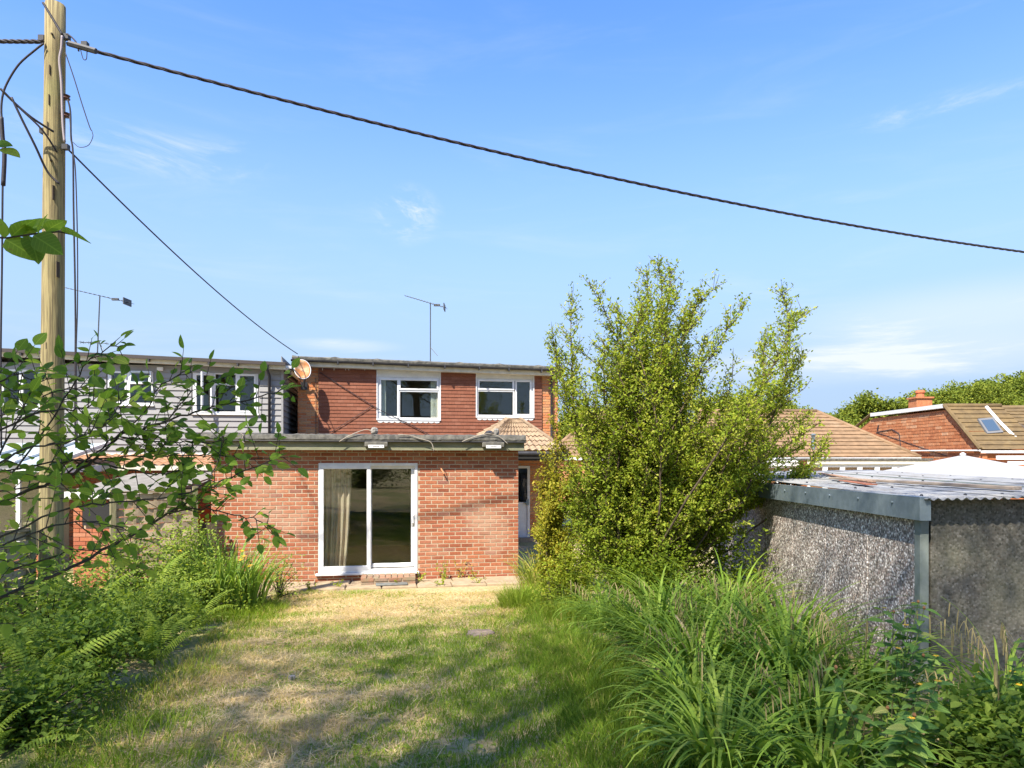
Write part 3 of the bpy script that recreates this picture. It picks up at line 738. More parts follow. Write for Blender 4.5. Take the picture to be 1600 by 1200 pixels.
while z < ztl:
    segs = [(nu0, nu1)]
    for h_ in nwin:
        if h_[2] - .02 < z + ex*.5 < h_[3] + .02:
            new = []
            for a, b in segs:
                if b <= h_[0] or a >= h_[1]: new.append((a, b)); continue
                new += [(a, h_[0]-.03), (h_[1]+.03, b)]
            segs = new
    for a, b in segs:
        if b - a < .05: continue
        if z + ex > ntop((a+b)/2) + .06: continue
        o = link('board', bme, None, nwall); o.location = ((a+b)/2, VN - .012, z + ex/2 + rng.uniform(-.002,.002)); o.scale = (b-a, .04, ex + .01)
    # return along the side
    o = link('side_board', bme, None, nwall); o.location = (nu1 + .012, VN + 3.5, z + ex/2); o.scale = (7, .04, ex + .01); o.rotation_euler[2] = R(90)
    z += ex
G().box(nu1-.02, nu1+.028, VN-.03, VN+.02, 2.3, ztr).ob('corner_trim', m_board, nh)
# roof edge
g = G(); ua, ub = nu0, nu1 + .12
def nroof(g, u0, u1, v0, v1, dz0, dz1):
    g.hexa([(u0, v0, ntop(u0)+dz0), (u1, v0, ntop(u1)+dz0), (u1, v1, ntop(u1)+dz0), (u0, v1, ntop(u0)+dz0), (u0, v0, ntop(u0)+dz1), (u1, v0, ntop(u1)+dz1), (u1, v1, ntop(u1)+dz1), (u0, v1, ntop(u0)+dz1)])
    return g
nroof(G(), ua, ub, VN-.26, VN+7.3, .085, .15).ob('roof', m_felt, nh)
nroof(G(), ua, ub-.01, VN-.22, VN-.19, -.03, .083).ob('fascia', m_cream, nh)
nroof(G(), ub-.04, ub-.01, VN-.188, VN+7.2, -.03, .083).ob('fascia', m_cream, nh)
nroof(G(), ua, ub-.05, VN-.186, VN-.03, -.02, .0).ob('soffit', m_cream, nh)
gt = nroof(G(), ua, ub, VN-.32, VN-.262, .06, .135).ob('gutter', M('brown black gutter', (0.05,0.04,0.035), rough=.6), nh)
for x in (32, 118, 183, 232, 280, 326, 371): 
    u = hu(x, 560, VN-.3)[0]; G().box(u-.02, u+.02, VN-.315, VN-.222, ntop(u)-.0, ntop(u)+.058).ob('gutter_bracket', m_black, gt)
u = hu(421, 600, VN-.09)[0]
G().tube([(u-.03, VN-.29, ntop(u)+.07), (u-.03, VN-.25, ntop(u)-.06), (u, VN-.09, ntop(u)-.2), (u, VN-.09, 2.3)], .036, 8).ob('downpipe', m_black, nh, smooth=True)
u, zz = hu(251, 577, VN); G().box(u-.07, u+.07, VN-.07, VN-.01, zz-.04, zz+.05).ob('extractor_vent', m_panel, nh, bevel=.01)
window(nh, 'window', *nwin[0], VN, fr(nwin[0], [(.5,.96,.04,.96,1),(.04,.5,.04,.96,1)]), room=2)
w2 = window(nh, 'window', *nwin[1], VN, fr(nwin[1], [(.04,.42,.04,.96,1),(.5,.95,.06,.60,0)]), room=2)
w3 = window(nh, 'window', *nwin[2], VN, fr(nwin[2], [(.03,.30,.03,.97,1),(.35,.66,.08,.68,0),(.35,.66,.74,.95,0),(.69,.97,.03,.97,1)]), room=2)
for W_, w_, ms in ((w2, nwin[1], (.46,)), (w3, nwin[2], (.325, .675))):
    for f_ in ms:
        x = w_[0] + (w_[1]-w_[0])*f_; G().box(x-.03, x+.03, VN+.0, VN+.074, w_[2]+.046, w_[3]-.046).ob('mullion', m_white, W_)
def open_sash(W_, hinge, a, b, c, d, ang, axis):
    """a sash standing open"""
    s = G(); bars(s, 0, b-a, 0, d-c, -.025, .025, .05)
    o = s.ob('open_sash', m_white, W_); G().box(.045, b-a-.045, -.004, .004, .045, d-c-.045).ob('pane', m_glass, o) if False else None
    o.location = hinge; o.rotation_euler[axis] = ang; return o
w_ = nwin[1]; zt = w_[2] + (w_[3]-w_[2])*.66
G().box(w_[0]+(w_[1]-w_[0])*.49, w_[1]-.046, VN+.013, VN+.074, zt-.022, zt+.022).ob('transom', m_white, w2)
va, vb = w_[0]+(w_[1]-w_[0])*.50, w_[1]-.02
s = G(); bars(s, va, vb, -.34, 0, -.02, .02, .045); s.box(va+.04, vb-.04, -.003, .003, -.30, -.04)
s = G(); bars(s, va, vb, -.34, 0, -.02, .02, .045)
o = s.ob('open_vent', m_white, w2); o.location = (0, VN-.02, w_[3]-.03); o.rotation_euler[0] = R(-20)
q = G().box(va+.04, vb-.04, VN-.16, VN-.152, w_[3]-.32, w_[3]-.07).ob('pane', m_glass, w2)
w_ = nwin[2]; zt = w_[2] + (w_[3]-w_[2])*.71
G().box(w_[0]+(w_[1]-w_[0])*.345, w_[0]+(w_[1]-w_[0])*.66, VN+.013, VN+.074, zt-.022, zt+.022).ob('transom', m_white, w3)
x = w_[0] + (w_[1]-w_[0])*.30; s = G(); bars(s, -.36, 0, w_[2]+.03, w_[3]-.03, -.02, .02, .045); o = s.ob('open_sash', m_white, w3); o.location = (x, VN-.03, 0); o.rotation_euler[2] = R(62)
# ground floor: brick, tile-edged lean-to, white band
b0 = hu(-60, 725, VN-.6)[0]; b1 = hu(330, 725, VN-.6)[0]
VG = VN - 1.0
gfl = G().box(nu0, nu1-.4, VG+.03, VN-.0, -.2, 2.05).ob('ground_floor_wall', m_mortar, nh)
lay('brick', gfl, bond(nu1-4.5, nu1-.4, 0.0, 2.05, []), VG, .03, m_brick, 60, lambda r: r[2])
g = tiled_slope((nu0, VG-.15, 2.12), (nu1-.3, VG-.15, 2.12), (nu1-.3, VN-.02, 2.40), (nu0, VN-.02, 2.40), .2, 4, .03, .022).ob('lean_to_roof', M('orange lean-to tile', (0.42,0.24,0.13), (0.32,0.19,0.11), 8, 0.9), nh)
G().box(nu0, nu1-.3, VG-.19, VG-.155, 2.02, 2.13).ob('lean_to_fascia', m_cream, nh)
G().box(nu0, nu1-.05, VN-.035, VN-.013, 2.36, 2.43).ob('lead_flashing', m_panel, nh)

# conservatory, far left
cs = empty('conservatory', 'white conservatory with pale blue glazed roof at the boarded house', 'conservatory', pp(20, 760, 13.6) * 1.0, TH)
cs.location.z = 0
g = G().box(-3, .75, 0, .08, 2.02, 2.16).box(.67, .75, .08, 2.6, 2.0, 2.14)
for k in range(7): g.box(-3 + k*.61, -2.93 + k*.61, .002, .078, .4, 2.02)
g.ob('frame', m_white, cs)
G().hexa([(-3, -.05, 2.165), (.8, -.05, 2.165), (.8, 2.6, 2.62), (-3, 2.6, 2.62), (-3, -.05, 2.19), (.8, -.05, 2.19), (.8, 2.6, 2.645), (-3, 2.6, 2.645)]).ob('roof_glazing', M('pale blue roof glazing', (0.36,0.44,0.48), rough=.3, spec=.5), cs)
g = G()
for k in range(6):
    x = -2.95 + k*.74; g.hexa([(x, -.08, 2.195), (x+.06, -.08, 2.195), (x+.06, 2.6, 2.65), (x, 2.6, 2.65), (x, -.08, 2.24), (x+.06, -.08, 2.24), (x+.06, 2.6, 2.70), (x, 2.6, 2.70)])
g.ob('glazing_bar', m_white, cs)
for k in range(6): G().box(-2.92 + k*.61, -2.41 + k*.61, .03, .04, .42, 2.0).ob('pane', m_glass, cs)
G().box(-3, .75, -.02, .1, -.2, .4).ob('dwarf_wall', m_brick, cs)
# two flat grey shed roofs on low walls, behind the fence
m_shed_roof = M('pale grey mineral felt', (0.22,0.205,0.18), (0.165,0.155,0.135), 5, .95, .1, .3, coord='World', c3=(0.22,0.21,0.17), scale3=2, amt3=.4)
m_shed_wood = M('weathered shed boards', (0.30,0.21,0.12), (0.21,0.15,0.09), 6, .9, .1, .2, stretch=(1,1,12))
def shed(label, xa, xb, Yf, Yb, zf, zb, wall):
    X0, X1 = (xa-800)/FPX*Yf, (xb-800)/FPX*Yf
    t = empty('garden_shed', label, 'shed', ((X0+X1)/2, Yf, 0), 0, 'grey roofed sheds behind the fence'); w = (X1-X0)/2; dp = Yb-Yf
    G().box(-w+.12, w-.12, .1, dp-.1, -.1, zf-.05).ob('walls', m_mortar if wall is m_brick else wall, t)
    G().hexa([(-w,0,zf-.03), (w,0,zf-.03), (w,dp,zb-.03), (-w,dp,zb-.03), (-w,0,zf), (w,0,zf), (w,dp,zb), (-w,dp,zb)]).ob('roof', m_shed_roof, t)
    G().box(-w, w, -.03, -.002, zf-.12, zf+.008).ob('fascia', m_panel, t)
    G().box(-w+.3, -w+.9, .04, .066, 1.1, 1.45).ob('window', m_dark, t)
    if wall is m_brick:
        q = G()
        for a, b, c, d in bond(-w+.12, w-.12, 0, zf-.15, [(-w+.28, -w+.92, 1.05, 1.5)]): q.box(a, b, .07, .098, c, d)
        for r_ in range(int((zf-.12)/.075)):
            y_ = .1 - (.11 if r_ % 2 else 0)
            while y_ < dp-.1: q.box(w-.118, w-.10, max(y_, .1), min(y_+.215, dp-.1), r_*.075, r_*.075+.065); y_ += .225
        tag(q.ob('wall_bricks', m_brick, t), kind='stuff')
shed('low shed with wide pale grey felt roof close behind the woven fence', 100, 264, 12.35, 14.6, 1.69, 1.98, m_brick)
shed('shed with tilted grey roof beside the brick extension', 200, 316, 14.75, 16.9, 1.78, 2.06, m_shed_wood)
# ---- woven fence
m_slat = M('sun bleached larch slat', (0.34,0.26,0.165), (0.25,0.19,0.12), 5, .9, .1, .3, stretch=(1,1,10), c3=(0.22,0.20,0.12), scale3=3, amt3=.5)
m_post = M('green grey post', (0.25,0.23,0.13), (0.18,0.16,0.09), 6, .9, .1, .3, stretch=(6,6,1), c3=(0.16,0.19,0.08), amt3=.5, scale3=4)
m_slat_obj = MP('bleached woven slat', [(0,(0.33,0.255,0.165)),(.5,(0.42,0.325,0.21)),(1,(0.36,0.30,0.2))], nscale=18, namt=.35, bmp=.3)
def fence(label, p0, p1, top, nsl=13, solid=False):
    a, b = Vector(p0), Vector(p1); d = b - a; Ln = d.length
    t = empty('woven_fence', label, 'fence', a, math.atan2(d.y, d.x), 'woven garden fence panels')
    nb = 5
    for k in range(nb):
        x = Ln * k/(nb-1); G().box(x-.022, x+.022, -.012, .012, .05, top-.02).ob('batten', m_slat, t)
    hh = (top-.1)/nsl
    for r in range(nsl):
        g = G(); n = 24
        for i in range(n+1):
            x = Ln*i/n; y = .017*math.cos(math.pi*(nb-1)*i/n + (math.pi if r % 2 else 0)); wv = .004*math.sin(i*1.7+r)
            g.v += [(x, y-.004, .06+r*hh+wv+.006), (x, y-.004, .06+(r+1)*hh+wv-.004), (x, y+.004, .06+(r+1)*hh+wv-.004), (x, y+.004, .06+r*hh+wv+.006)]
        g.f = [(i*4+k, i*4+(k+1) % 4, i*4+4+(k+1) % 4, i*4+4+k) for i in range(n) for k in range(4)] + [(0,3,2,1), (n*4, n*4+1, n*4+2, n*4+3)]
        g.ob('slat', m_slat_obj, t)
    G().box(-.03, Ln+.03, -.035, .035, top-.04, top).ob('top_rail', m_slat, t)
    G().box(-.05, .03, -.05, .05, 0, top+.03).ob('fence_post', m_post, t)
    G().box(Ln-.03, Ln+.05, -.05, .05, 0, top+.06).ob('fence_post', m_post, t)
fx = -5.48
fence('weathered woven fence panel right behind the yellow irises', (-6.48, 11.45, -.02), (-5.52, 12.22, .06), 1.76)
fence('woven fence panel in deep shade, leaning by the utility pole', (fx-.30, 7.0, gz(fx, 7.0)-.3), (fx-.25, 8.35, gz(fx, 8.4)-.3), 1.5)
m_dkwood = M('dark wet timber', (0.07,0.055,0.035), (0.045,0.035,0.025), 7, .9, .1, .3, stretch=(1,1,9))
t = empty('slatted_gate', 'narrow dark slatted gate between the woven fence and brick wall', 'gate', (fx+.0, 12.35, -.25), R(8))
for k in range(7): G().box(0, .30, -.012, .012, .1+k*.19, .27+k*.19).ob('slat', m_dkwood, t)
G().box(0, .04, .013, .05, 0, 1.45).box(.24, .28, .013, .05, 0, 1.45).ob('frame', m_post, t)

# ------------------------------------------------------------------ utility pole and cables
m_pole = M('weathered timber pole', (0.30,0.25,0.125), (0.155,0.125,0.07), 4.5, .9, .1, .7, stretch=(12,12,.45), lo=.4, hi=.62, c3=(0.21,0.21,0.085), scale3=1.4, amt3=.5)
PY = 8.6; pb = pp(79, 960, PY); pt = pp(86.5, 8, PY)
pb.z = 0.15
pole = empty('utility_pole', 'tall weathered timber utility pole rising out of the ferns', 'pole', pb)
V = pt - pb
G().tube([V*t for t in np.linspace(-.05, 1, 14)], [0.137 - .027*t for t in np.linspace(0, 1, 14)], 18).ob('shaft', m_pole, pole, smooth=True)
m_crack = M('dark timber crack', (0.06,0.045,0.03), rough=.95)
ck = G()
for (x, y, w, h) in ((77,108,1.3,14),(76,155,1.2,16),(82,300,1.6,22),(79,250,2.5,3),(80,52,2,2.5),(72,540,1.5,10),(80,620,1.6,16),(78,880,2,18),(74,200,1,20),(88,420,1,24)):
    p = pp(x, y, PY-.125) - pb; ck.box(p.x-w/FPX*PY/2, p.x+w/FPX*PY/2, p.y-.0, p.y+.06, p.z-h/FPX*PY/2, p.z+h/FPX*PY/2)
tag(ck.ob('timber_cracks', m_crack, pole), kind='stuff')
def P8(x, y, d=0.0): return pp(x, y, PY+d)
for (x, y, lbl) in ((103, 152, 0), (103, 180, 0)):
    p = P8(x, y, -.02) - pb; G().lathe([(.02,-.03),(.05,-.02),(.035,0),(.05,.02),(.02,.03)], p, 10).tube([p + Vector((-.12,0,0)), p], .012, 6).ob('insulator', M('dark glazed insulator', (0.07,0.035,0.03), rough=.3), pole)
hk = G()
for (x, y) in ((66, 60), (104, 58), (103, 230), (68, 205), (74, 275), (133, 70)):
    p = P8(x, y, -.06) - pb; hk.box(p.x-.035, p.x+.035, p.y-.03, p.y+.03, p.z-.03, p.z+.03)
hk.ob('clamp', m_black, pole)
def wl(pts, d=None): return [P8(x, y, (d[i] if d else -.15)) for i, (x, y) in enumerate(pts)]
def bundle(name, pts, rad, label, twist=26, sag=0, n=90):
    a, b = Vector(pts[0]), Vector(pts[1]); ax = (b-a).normalized(); s1 = ax.cross(Vector((0,0,1))).normalized(); s2 = ax.cross(s1)
    g = G()
    for c in range(3):
        P = []
        for i in range(n+1):
            t = i/n; ang = 2*math.pi*(twist*t + c/3)
            P.append(a.lerp(b, t) - Vector((0,0,sag*4*t*(1-t))) + (s1*math.cos(ang) + s2*math.sin(ang))*rad)
        g.tube(P, rad*1.02, 5)
    o = g.ob(name, m_wire, None, smooth=True); return tag(o, label, 'cable')
bundle('power_cable', (P8(104, 68), pp(1640, 399, 14.4)), .0122, 'thick twisted black power cable sweeping across the whole sky', 30, 0.27, 260)
bundle('power_cable', (P8(-60, 64, -.2), P8(68, 65, -.13)), .0135, 'thick twisted cable entering from the left at pole top', 4, 0.0, 40)
eh = hw(hu(465, 553, VB-.3)[0], VB-.3, hu(465, 553, VB-.3)[1])
wire('service_wire', [P8(106, 233), eh], .011, m_wire, 'thin service wire from pole down to the corner of red tiled house', sag=.18, seg=24)
wire('drop_cable', wl([(68,68),(55,78),(30,100),(12,128),(4,150),(2,175),(5,200)]), .012, m_wire, 'curved cable loop falling left from pole top')
wire('drop_cable', wl([(5,198),(5,260),(4,300),(3,420),(1,560),(2,700)]), .011, m_wire, 'long vertical cable hanging left of the pole')
wire('cable_splice', wl([(2,183),(4,215),(7,240),(5,290)]), .024, m_wire, 'thick splice sleeve on the hanging cable left of the pole')
wire('stay_cable', wl([(0,138),(22,160),(50,184),(84,206)], [-.5,-.4,-.3,-.14]), .013, m_wire, 'upper of three dark cables slanting down to pole from left')
wire('stay_cable', wl([(3,140),(30,168),(66,203),(89,238)], [-.5,-.4,-.28,-.14]), .011, m_wire, 'middle of three dark cables slanting down to pole from left')
wire('stay_cable', wl([(18,152),(34,186),(55,228),(74,268),(92,287)], [-.45,-.4,-.3,-.18,-.14]), .013, m_wire, 'steepest of three dark cables slanting down to pole from left')
wire('riser_cable', wl([(67,4),(78,22),(90,42),(97,54)]), .014, m_wire, 'short black cable crossing over the pole top')
wire('riser_cable', wl([(97,56),(96,75),(93,95),(96,130),(98,190),(101,222)]), .014, M('grey riser sheath', (0.28,0.24,0.25), rough=.6), 'grey cable clipped down right face of the pole')
wire('jumper_wire', wl([(104,53),(112,58),(120,68),(123,80)]), .010, m_wire, 'small black jumper loop under the twisted cable by the clamp')
wire('jumper_wire', wl([(126,78),(130,92),(135,92),(136,78)]), .005, m_wire, 'tiny thin wire curl hanging below the twisted cable')
wire('dangling_wire', wl([(102,82),(115,120),(128,162),(140,198),(144,205)]), .006, m_wire, 'loose thin wire dangling to the right of pole')
wire('dangling_wire', wl([(114,222),(124,230),(138,227),(145,214),(144,206)]), .004, m_wire, 'thin wire loop curling up to the loose end')
wire('down_lead', wl([(106,156),(110,175),(111,215),(114,240),(115,330),(117,430),(118,520),(117,640),(119,700)]), .010, m_wire, 'left of two thin wires running down beside the pole')
wire('down_lead', wl([(109,182),(113,230),(118,270),(121,380),(121,480),(119,560),(121,700)]), .007, m_wire, 'right of two thin wires running down beside the pole')
tag(G().tube(wl([(108,68),(150,80)]), .034, 7).ob('tension_clamp', m_black, None), 'dark tension clamp holding the twisted cable beside the pole', 'clamp')

# ------------------------------------------------------------------ concrete garage on the right
GX, GY, GB = 3.44, 6.0, 12.2
GW = 2.75
def gr_z(x, y): return 1.905 + .015*(x-GX) + .016*(y-GY)
m_peb = None
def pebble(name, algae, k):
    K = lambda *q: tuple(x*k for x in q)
    m, t, b = mat_base(name)
    vo = t.nodes.new('ShaderNodeTexVoronoi'); vo.inputs['Scale'].default_value = 50; tcn = t.nodes.new('ShaderNodeTexCoord'); t.links.new(tcn.outputs['Object'], vo.inputs['Vector'])
    sepc = t.nodes.new('ShaderNodeSeparateColor'); t.links.new(vo.outputs['Color'], sepc.inputs[0])
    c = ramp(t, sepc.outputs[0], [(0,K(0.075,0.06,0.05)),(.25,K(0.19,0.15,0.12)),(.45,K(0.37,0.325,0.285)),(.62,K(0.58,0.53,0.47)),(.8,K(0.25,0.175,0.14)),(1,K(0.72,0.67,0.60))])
    gap = mapr(t, vo.outputs['Distance'], .35, .8, 0, .75)
    c = mixrgb(t, gap, c, (0.11,0.095,0.08))
    c = mixrgb(t, mapr(t, noise(t, 1.3, coord='World'), *algae), c, (0.075,0.08,0.05))
    setc(t, b.inputs['Base Color'], c); b.inputs['Roughness'].default_value = .85
    inv = math_node(t, 'SUBTRACT', 1.0, vo.outputs['Distance']); bump(t, b, inv, .5, .006)
    return m
m_peb = pebble('pebble dash', (.55, .8, 0, .4), 1.25); m_peb_shaded = pebble('shade darkened algae pebble dash', (.35, .7, .2, .65), .34)  # gable copy: algae, plus its shade put into a much darker stone colour
gar = empty('concrete_garage', 'low pebble dashed concrete garage with corrugated metal roof', 'garage', (GX, GY, .2))
o_ = Vector((GX, GY, .2))
zt_ = 1.88 - .2
k = 0; y = 0
while y < GB-GY-.1:
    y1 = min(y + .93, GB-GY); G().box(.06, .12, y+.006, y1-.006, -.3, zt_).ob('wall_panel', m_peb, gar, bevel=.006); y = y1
x = .06
while x < GW-.1:
    x1 = min(x + .93, GW); G().box(max(x+.006, .13), x1-.006, .0, .06, -.3, zt_ + .03).ob('wall_panel', m_peb_shaded, gar, bevel=.006); x = x1
G().box(.124, GW-.02, .2, GB-GY, -.3, 1.5).ob('inner_wall', m_dark, gar)
m_trim = M('grey green steel corner', (0.20,0.225,0.20), (0.15,0.17,0.145), 6, .6, .3, .2, c3=(0.11,0.14,0.08), scale3=3, amt3=.5)
G().box(.02, .095, -.035, .058, -.3, zt_-.12).ob('corner_post', m_trim, gar, bevel=.006)
# side fascia: folded sheet with front return
zf = 1.93 - .2
G().box(-.035, -.02, -.12, GB-GY+.1, zf-.19, zf).box(-.02, .06, -.12, -.105, zf-.19, zf).box(-.034, .045, -.119, GB-GY+.1, zf+.001, zf+.006).ob('side_fascia', m_steel, gar)
bl = G()
for k in range(9):
    y = .3 + k*.62; bl.lathe([(.012,0),(.012,.008),(.005,.012)], (0,0,0), 8)
    for i in range(-24, 0):
        a = bl.v[i]; bl.v[i] = (-.036 - a[2], y + a[0], zf - .06 + a[1])
bl.ob('fascia_screw', m_steel, gar)
# corrugated sheets, waves running front to back
m_corr = M('weathered corrugated steel', (0.29,0.295,0.295), (0.22,0.22,0.215), 3, .75, .2, .1, c3=(0.22,0.185,0.15), scale3=2.6, amt3=.6)
for sidx in range(4):
    xa = sidx*.70; wv = .0775; n = int(round(.74/wv))*6; V = []; F = []
    for j in range(9):
        yy = -.16 + (GB-GY+.36)*j/8
        for i in range(n+1):
            xx = xa + .74*i/n; V.append((xx, yy, gr_z(GX+xx, GY+yy) - .2 + .018 + .0105*math.sin(2*math.pi*xx/wv) + .006*sidx % .011))
    F = [(j*(n+1)+i, j*(n+1)+i+1, (j+1)*(n+1)+i+1, (j+1)*(n+1)+i) for j in range(8) for i in range(n)]
    sh = np_mesh('roof_sheet', V, F, m_corr, gar, smooth=True); so = sh.modifiers.new('thick', 'SOLIDIFY'); so.thickness = .003
    for yy in (.12, 1.3, 2.5, 3.7, 4.9):
        for q in (.12, .5):
            zz = gr_z(GX+xa+q, GY+yy) - .2
            G().lathe([(.008,.0),(.015,.006),(.013,.017),(.004,.022)], (xa+q, yy, zz+.02), 8).ob('roof_bolt', m_black, sh)
G().box(GW-.02, GW+.01, -.12, GB-GY+.1, zf-.05, zf+.09).ob('far_barge_board', m_steel, gar)
G().hexa([(GW*.62, 0, 1.745), (GW*.62+.05, 0, 1.745), (GW*.62+.05, 5.6, 1.835), (GW*.62, 5.6, 1.835), (GW*.62, 0, 1.765), (GW*.62+.05, 0, 1.765), (GW*.62+.05, 5.6, 1.855), (GW*.62, 5.6, 1.855)]).ob('lap_strip', m_trim, gar)
# planks and debris on the roof
m_plank = M('splintered old plank', (0.34,0.24,0.16), (0.25,0.13,0.09), 6, .9, .1, .4, stretch=(1,12,12))
m_plank2 = M('grey weathered plank', (0.34,0.28,0.22), (0.24,0.19,0.15), 6, .9, .1, .4, stretch=(1,12,12))
def plank(label, p0, p1, w, h, mt):
    a, b = Vector(p0), Vector(p1); d = b-a; o = G()
    L_ = d.length
    o.hexa([(0,-w/2,0),(L_,-w*.2,0),(L_,w*.5,0),(0,w/2,0),(0,-w/2,h),(L_,-w*.2,h*.7),(L_,w*.5,h*.7),(0,w/2,h)])
    ob = o.ob('plank', mt, None, bevel=.005); ob.location = a; ob.rotation_euler = (0, -math.asin(d.z/L_), math.atan2(d.y, d.x)); tag(ob, label, 'plank', 'old planks on the garage roof')
def rp(px, py):
    # meet the roof plane along the view ray
    dx, dz = (px-800)/FPX, (720-py)/FPX
    Y = (1.940 - EYE - .015*GX - .016*GY) / (dz - .015*dx - .016)
    return Vector((dx*Y, Y, EYE + dz*Y + .012))
plank('long grey plank lying along the corrugated garage roof', rp(1590, 768), rp(1300, 750), .10, .035, m_plank2)
plank('splintered reddish plank end on the corrugated garage roof', rp(1362, 756), rp(1282, 741), .09, .022, m_plank)
plank('flat rusty offcut beside the splintered plank on garage roof', rp(1362, 760), rp(1318, 753), .12, .015, M('rusty offcut', (0.35,0.13,0.07), (0.25,0.1,0.06), 8, .9))

# ------------------------------------------------------------------ gazebo behind the garage
gzb = empty('gazebo', 'white patterned canopy of a garden gazebo behind the garage roof', 'gazebo', (9.35, 14.6, 0))
m, t, b = mat_base('white canopy cloth')
br = t.nodes.new('ShaderNodeTexBrick'); tcn = t.nodes.new('ShaderNodeTexCoord'); mp = t.nodes.new('ShaderNodeMapping'); mp.inputs['Rotation'].default_value = (0,0,R(8))
t.links.new(tcn.outputs['Object'], mp.inputs[0]); t.links.new(mp.outputs[0], br.inputs['Vector'])
br.inputs['Color1'].default_value = (.80,.80,.79,1); br.inputs['Color2'].default_value = (.78,.78,.77,1); br.inputs['Mortar'].default_value = (.8,.8,.79,1)
ck_ = t.nodes.new('ShaderNodeTexVoronoi'); ck_.inputs['Scale'].default_value = 5.5; ck_.inputs['Randomness'].default_value = .15
mp2 = t.nodes.new('ShaderNodeMapping'); mp2.inputs['Scale'].default_value = (.9, .45, .05); t.links.new(tcn.outputs['Object'], mp2.inputs[0]); t.links.new(mp2.outputs[0], ck_.inputs['Vector'])
setc(t, b.inputs['Base Color'], mixrgb(t, mapr(t, ck_.outputs['Distance'], .22, .28, 1, 0), (.31,.31,.305), (.19,.19,.185))); b.inputs['Roughness'].default_value = .9
m_canopy = m
hw_ = 1.75; ze, za_ = 1.84, 2.36
g = G(); n = 10
for sgn, ax in (((1,0),0), ((0,1),0), ((-1,0),0), ((0,-1),0)):
    a = Vector((sgn[0]-sgn[1], sgn[1]+sgn[0], 0))*hw_; bb = Vector((sgn[0]+sgn[1], sgn[1]-sgn[0], 0))*hw_
    for j in range(n):
        for i in range(n):
            def q(s, tt):
                e = bb.lerp(a, s); h = ze + (za_-ze)*tt**1.08
                return Vector((e.x*(1-tt), e.y*(1-tt), h))
            g.add([q(i/n, j/n), q((i+1)/n, j/n), q((i+1)/n, (j+1)/n), q(i/n, (j+1)/n)], [(0,1,2,3)])
g.ob('canopy', m_canopy, gzb)
va = G(); N_ = 18
for f_ in range(4):
    for k in range(N_):
        c0 = -hw_ + 2*hw_*k/N_; c1 = -hw_ + 2*hw_*(k+1)/N_; pts = [(c0, -hw_-.012, ze+.01), (c0, -hw_-.012, ze-.15)] + [(c0+(c1-c0)*(.5-.5*math.cos(math.pi*j/4)), -hw_-.012, ze-.15-.05*math.sin(math.pi*j/4)) for j in range(1,4)] + [(c1, -hw_-.012, ze-.15), (c1, -hw_-.012, ze+.01)]
        ca, sa = math.cos(f_*math.pi/2), math.sin(f_*math.pi/2)
        va.prism([(x*ca-y*sa, x*sa+y*ca, z) for x, y, z in pts], (0.010*sa*1, 0.010*ca, 0))
va.ob('valance', m_canopy, gzb)
sq = G()
for k in range(N_):
    c = -hw_ + 2*hw_*(k+.5)/N_; sq.box(c-.05, c+.05, -hw_-.018, -hw_-.014, ze-.125, ze-.03)
sq.ob('valance_squares', M('beige square print', (.55,.52,.46), rough=.9), gzb)
for sx in (-1,1):
    for sy in (-1,1): G().box(sx*(hw_-.06)-.03, sx*(hw_-.06)+.03, sy*(hw_-.06)-.03, sy*(hw_-.06)+.03, 0, ze).ob('post', m_white, gzb)
G().lathe([(.05,0),(.06,.03),(.02,.06)], (0,0,za_-.01), 10).ob('cap', m_white, gzb)

# ------------------------------------------------------------------ bungalows beyond
m_roofA = M('brown concrete roof tile', (0.25,0.16,0.09), (0.185,0.12,0.068), 2.5, .95, .1, .2, coord='World', c3=(0.33,0.25,0.16), scale3=.8, amt3=.4)
m_roofB = M('olive brown roof tile', (0.165,0.115,0.055), (0.12,0.085,0.045), 2.5, .95, .1, .2, coord='World', c3=(0.24,0.19,0.10), scale3=.9, amt3=.5)
m_farbrick = MP('far orange brick', [(0,(0.34,0.125,0.055)),(.5,(0.40,0.16,0.072)),(.85,(0.43,0.20,0.10)),(1,(0.47,0.28,0.165))], nscale=6, namt=.4, bmp=0)
bA = empty('bungalow', 'hip roofed brown tiled bungalow half hidden behind the leafy shrub', 'bungalow', (0,0,0))
ye, yr = 36.0, 40.0; eL_, eR_ = Vector((1.6, ye, 2.42)), Vector((20.9, ye, 2.42)); r0, r1 = Vector((5.0, yr, 5.05)), Vector((17.3, yr, 5.05))
bk0, bk1 = Vector((20.9, 44, 2.42)), Vector((1.6, 44, 2.42))
rf = tiled_slope(eL_, eR_, r1, r0, .33, 13, .05).ob('roof', m_roofA, bA)
tiled_slope(eR_, bk0, r1, r1, .33, 13, .05).ob('hip_slope', m_roofA, rf); tiled_slope(bk1, eL_, r0, r0, .33, 13, .05).ob('hip_slope', m_roofA, rf); tiled_slope(bk0, bk1, r0, r1, .33, 13, .05).ob('back_slope', m_roofA, rf)
G().tube([r0, r1], .13, 7).tube([r1, eR_], .11, 7).tube([r0, eL_], .11, 7).ob('ridge_tile', m_roofA, rf, smooth=True)
G().box(1.9, 20.6, ye+.3, 43.7, -.5, 2.40).ob('wall', m_farbrick, bA)
G().box(1.6, 20.9, ye-.06, ye-.01, 2.27, 2.41).ob('gutter', m_white, bA)
p = pp(1066, 655, 38); G().box(p.x-.55, p.x+.55, 37.0, 39.5, p.z-.5, p.z+.45).ob('dormer', m_steel, rf)
p = pp(1275, 712, 36.3); G().tube([p + Vector((0,.35,0)), p + Vector((0,.35,1.05))], .09, 8).lathe([(.14,0),(.16,.05),(.05,.1)], p + Vector((0,.35,1.05)), 8).ob('vent_pipe', m_steel, bA)
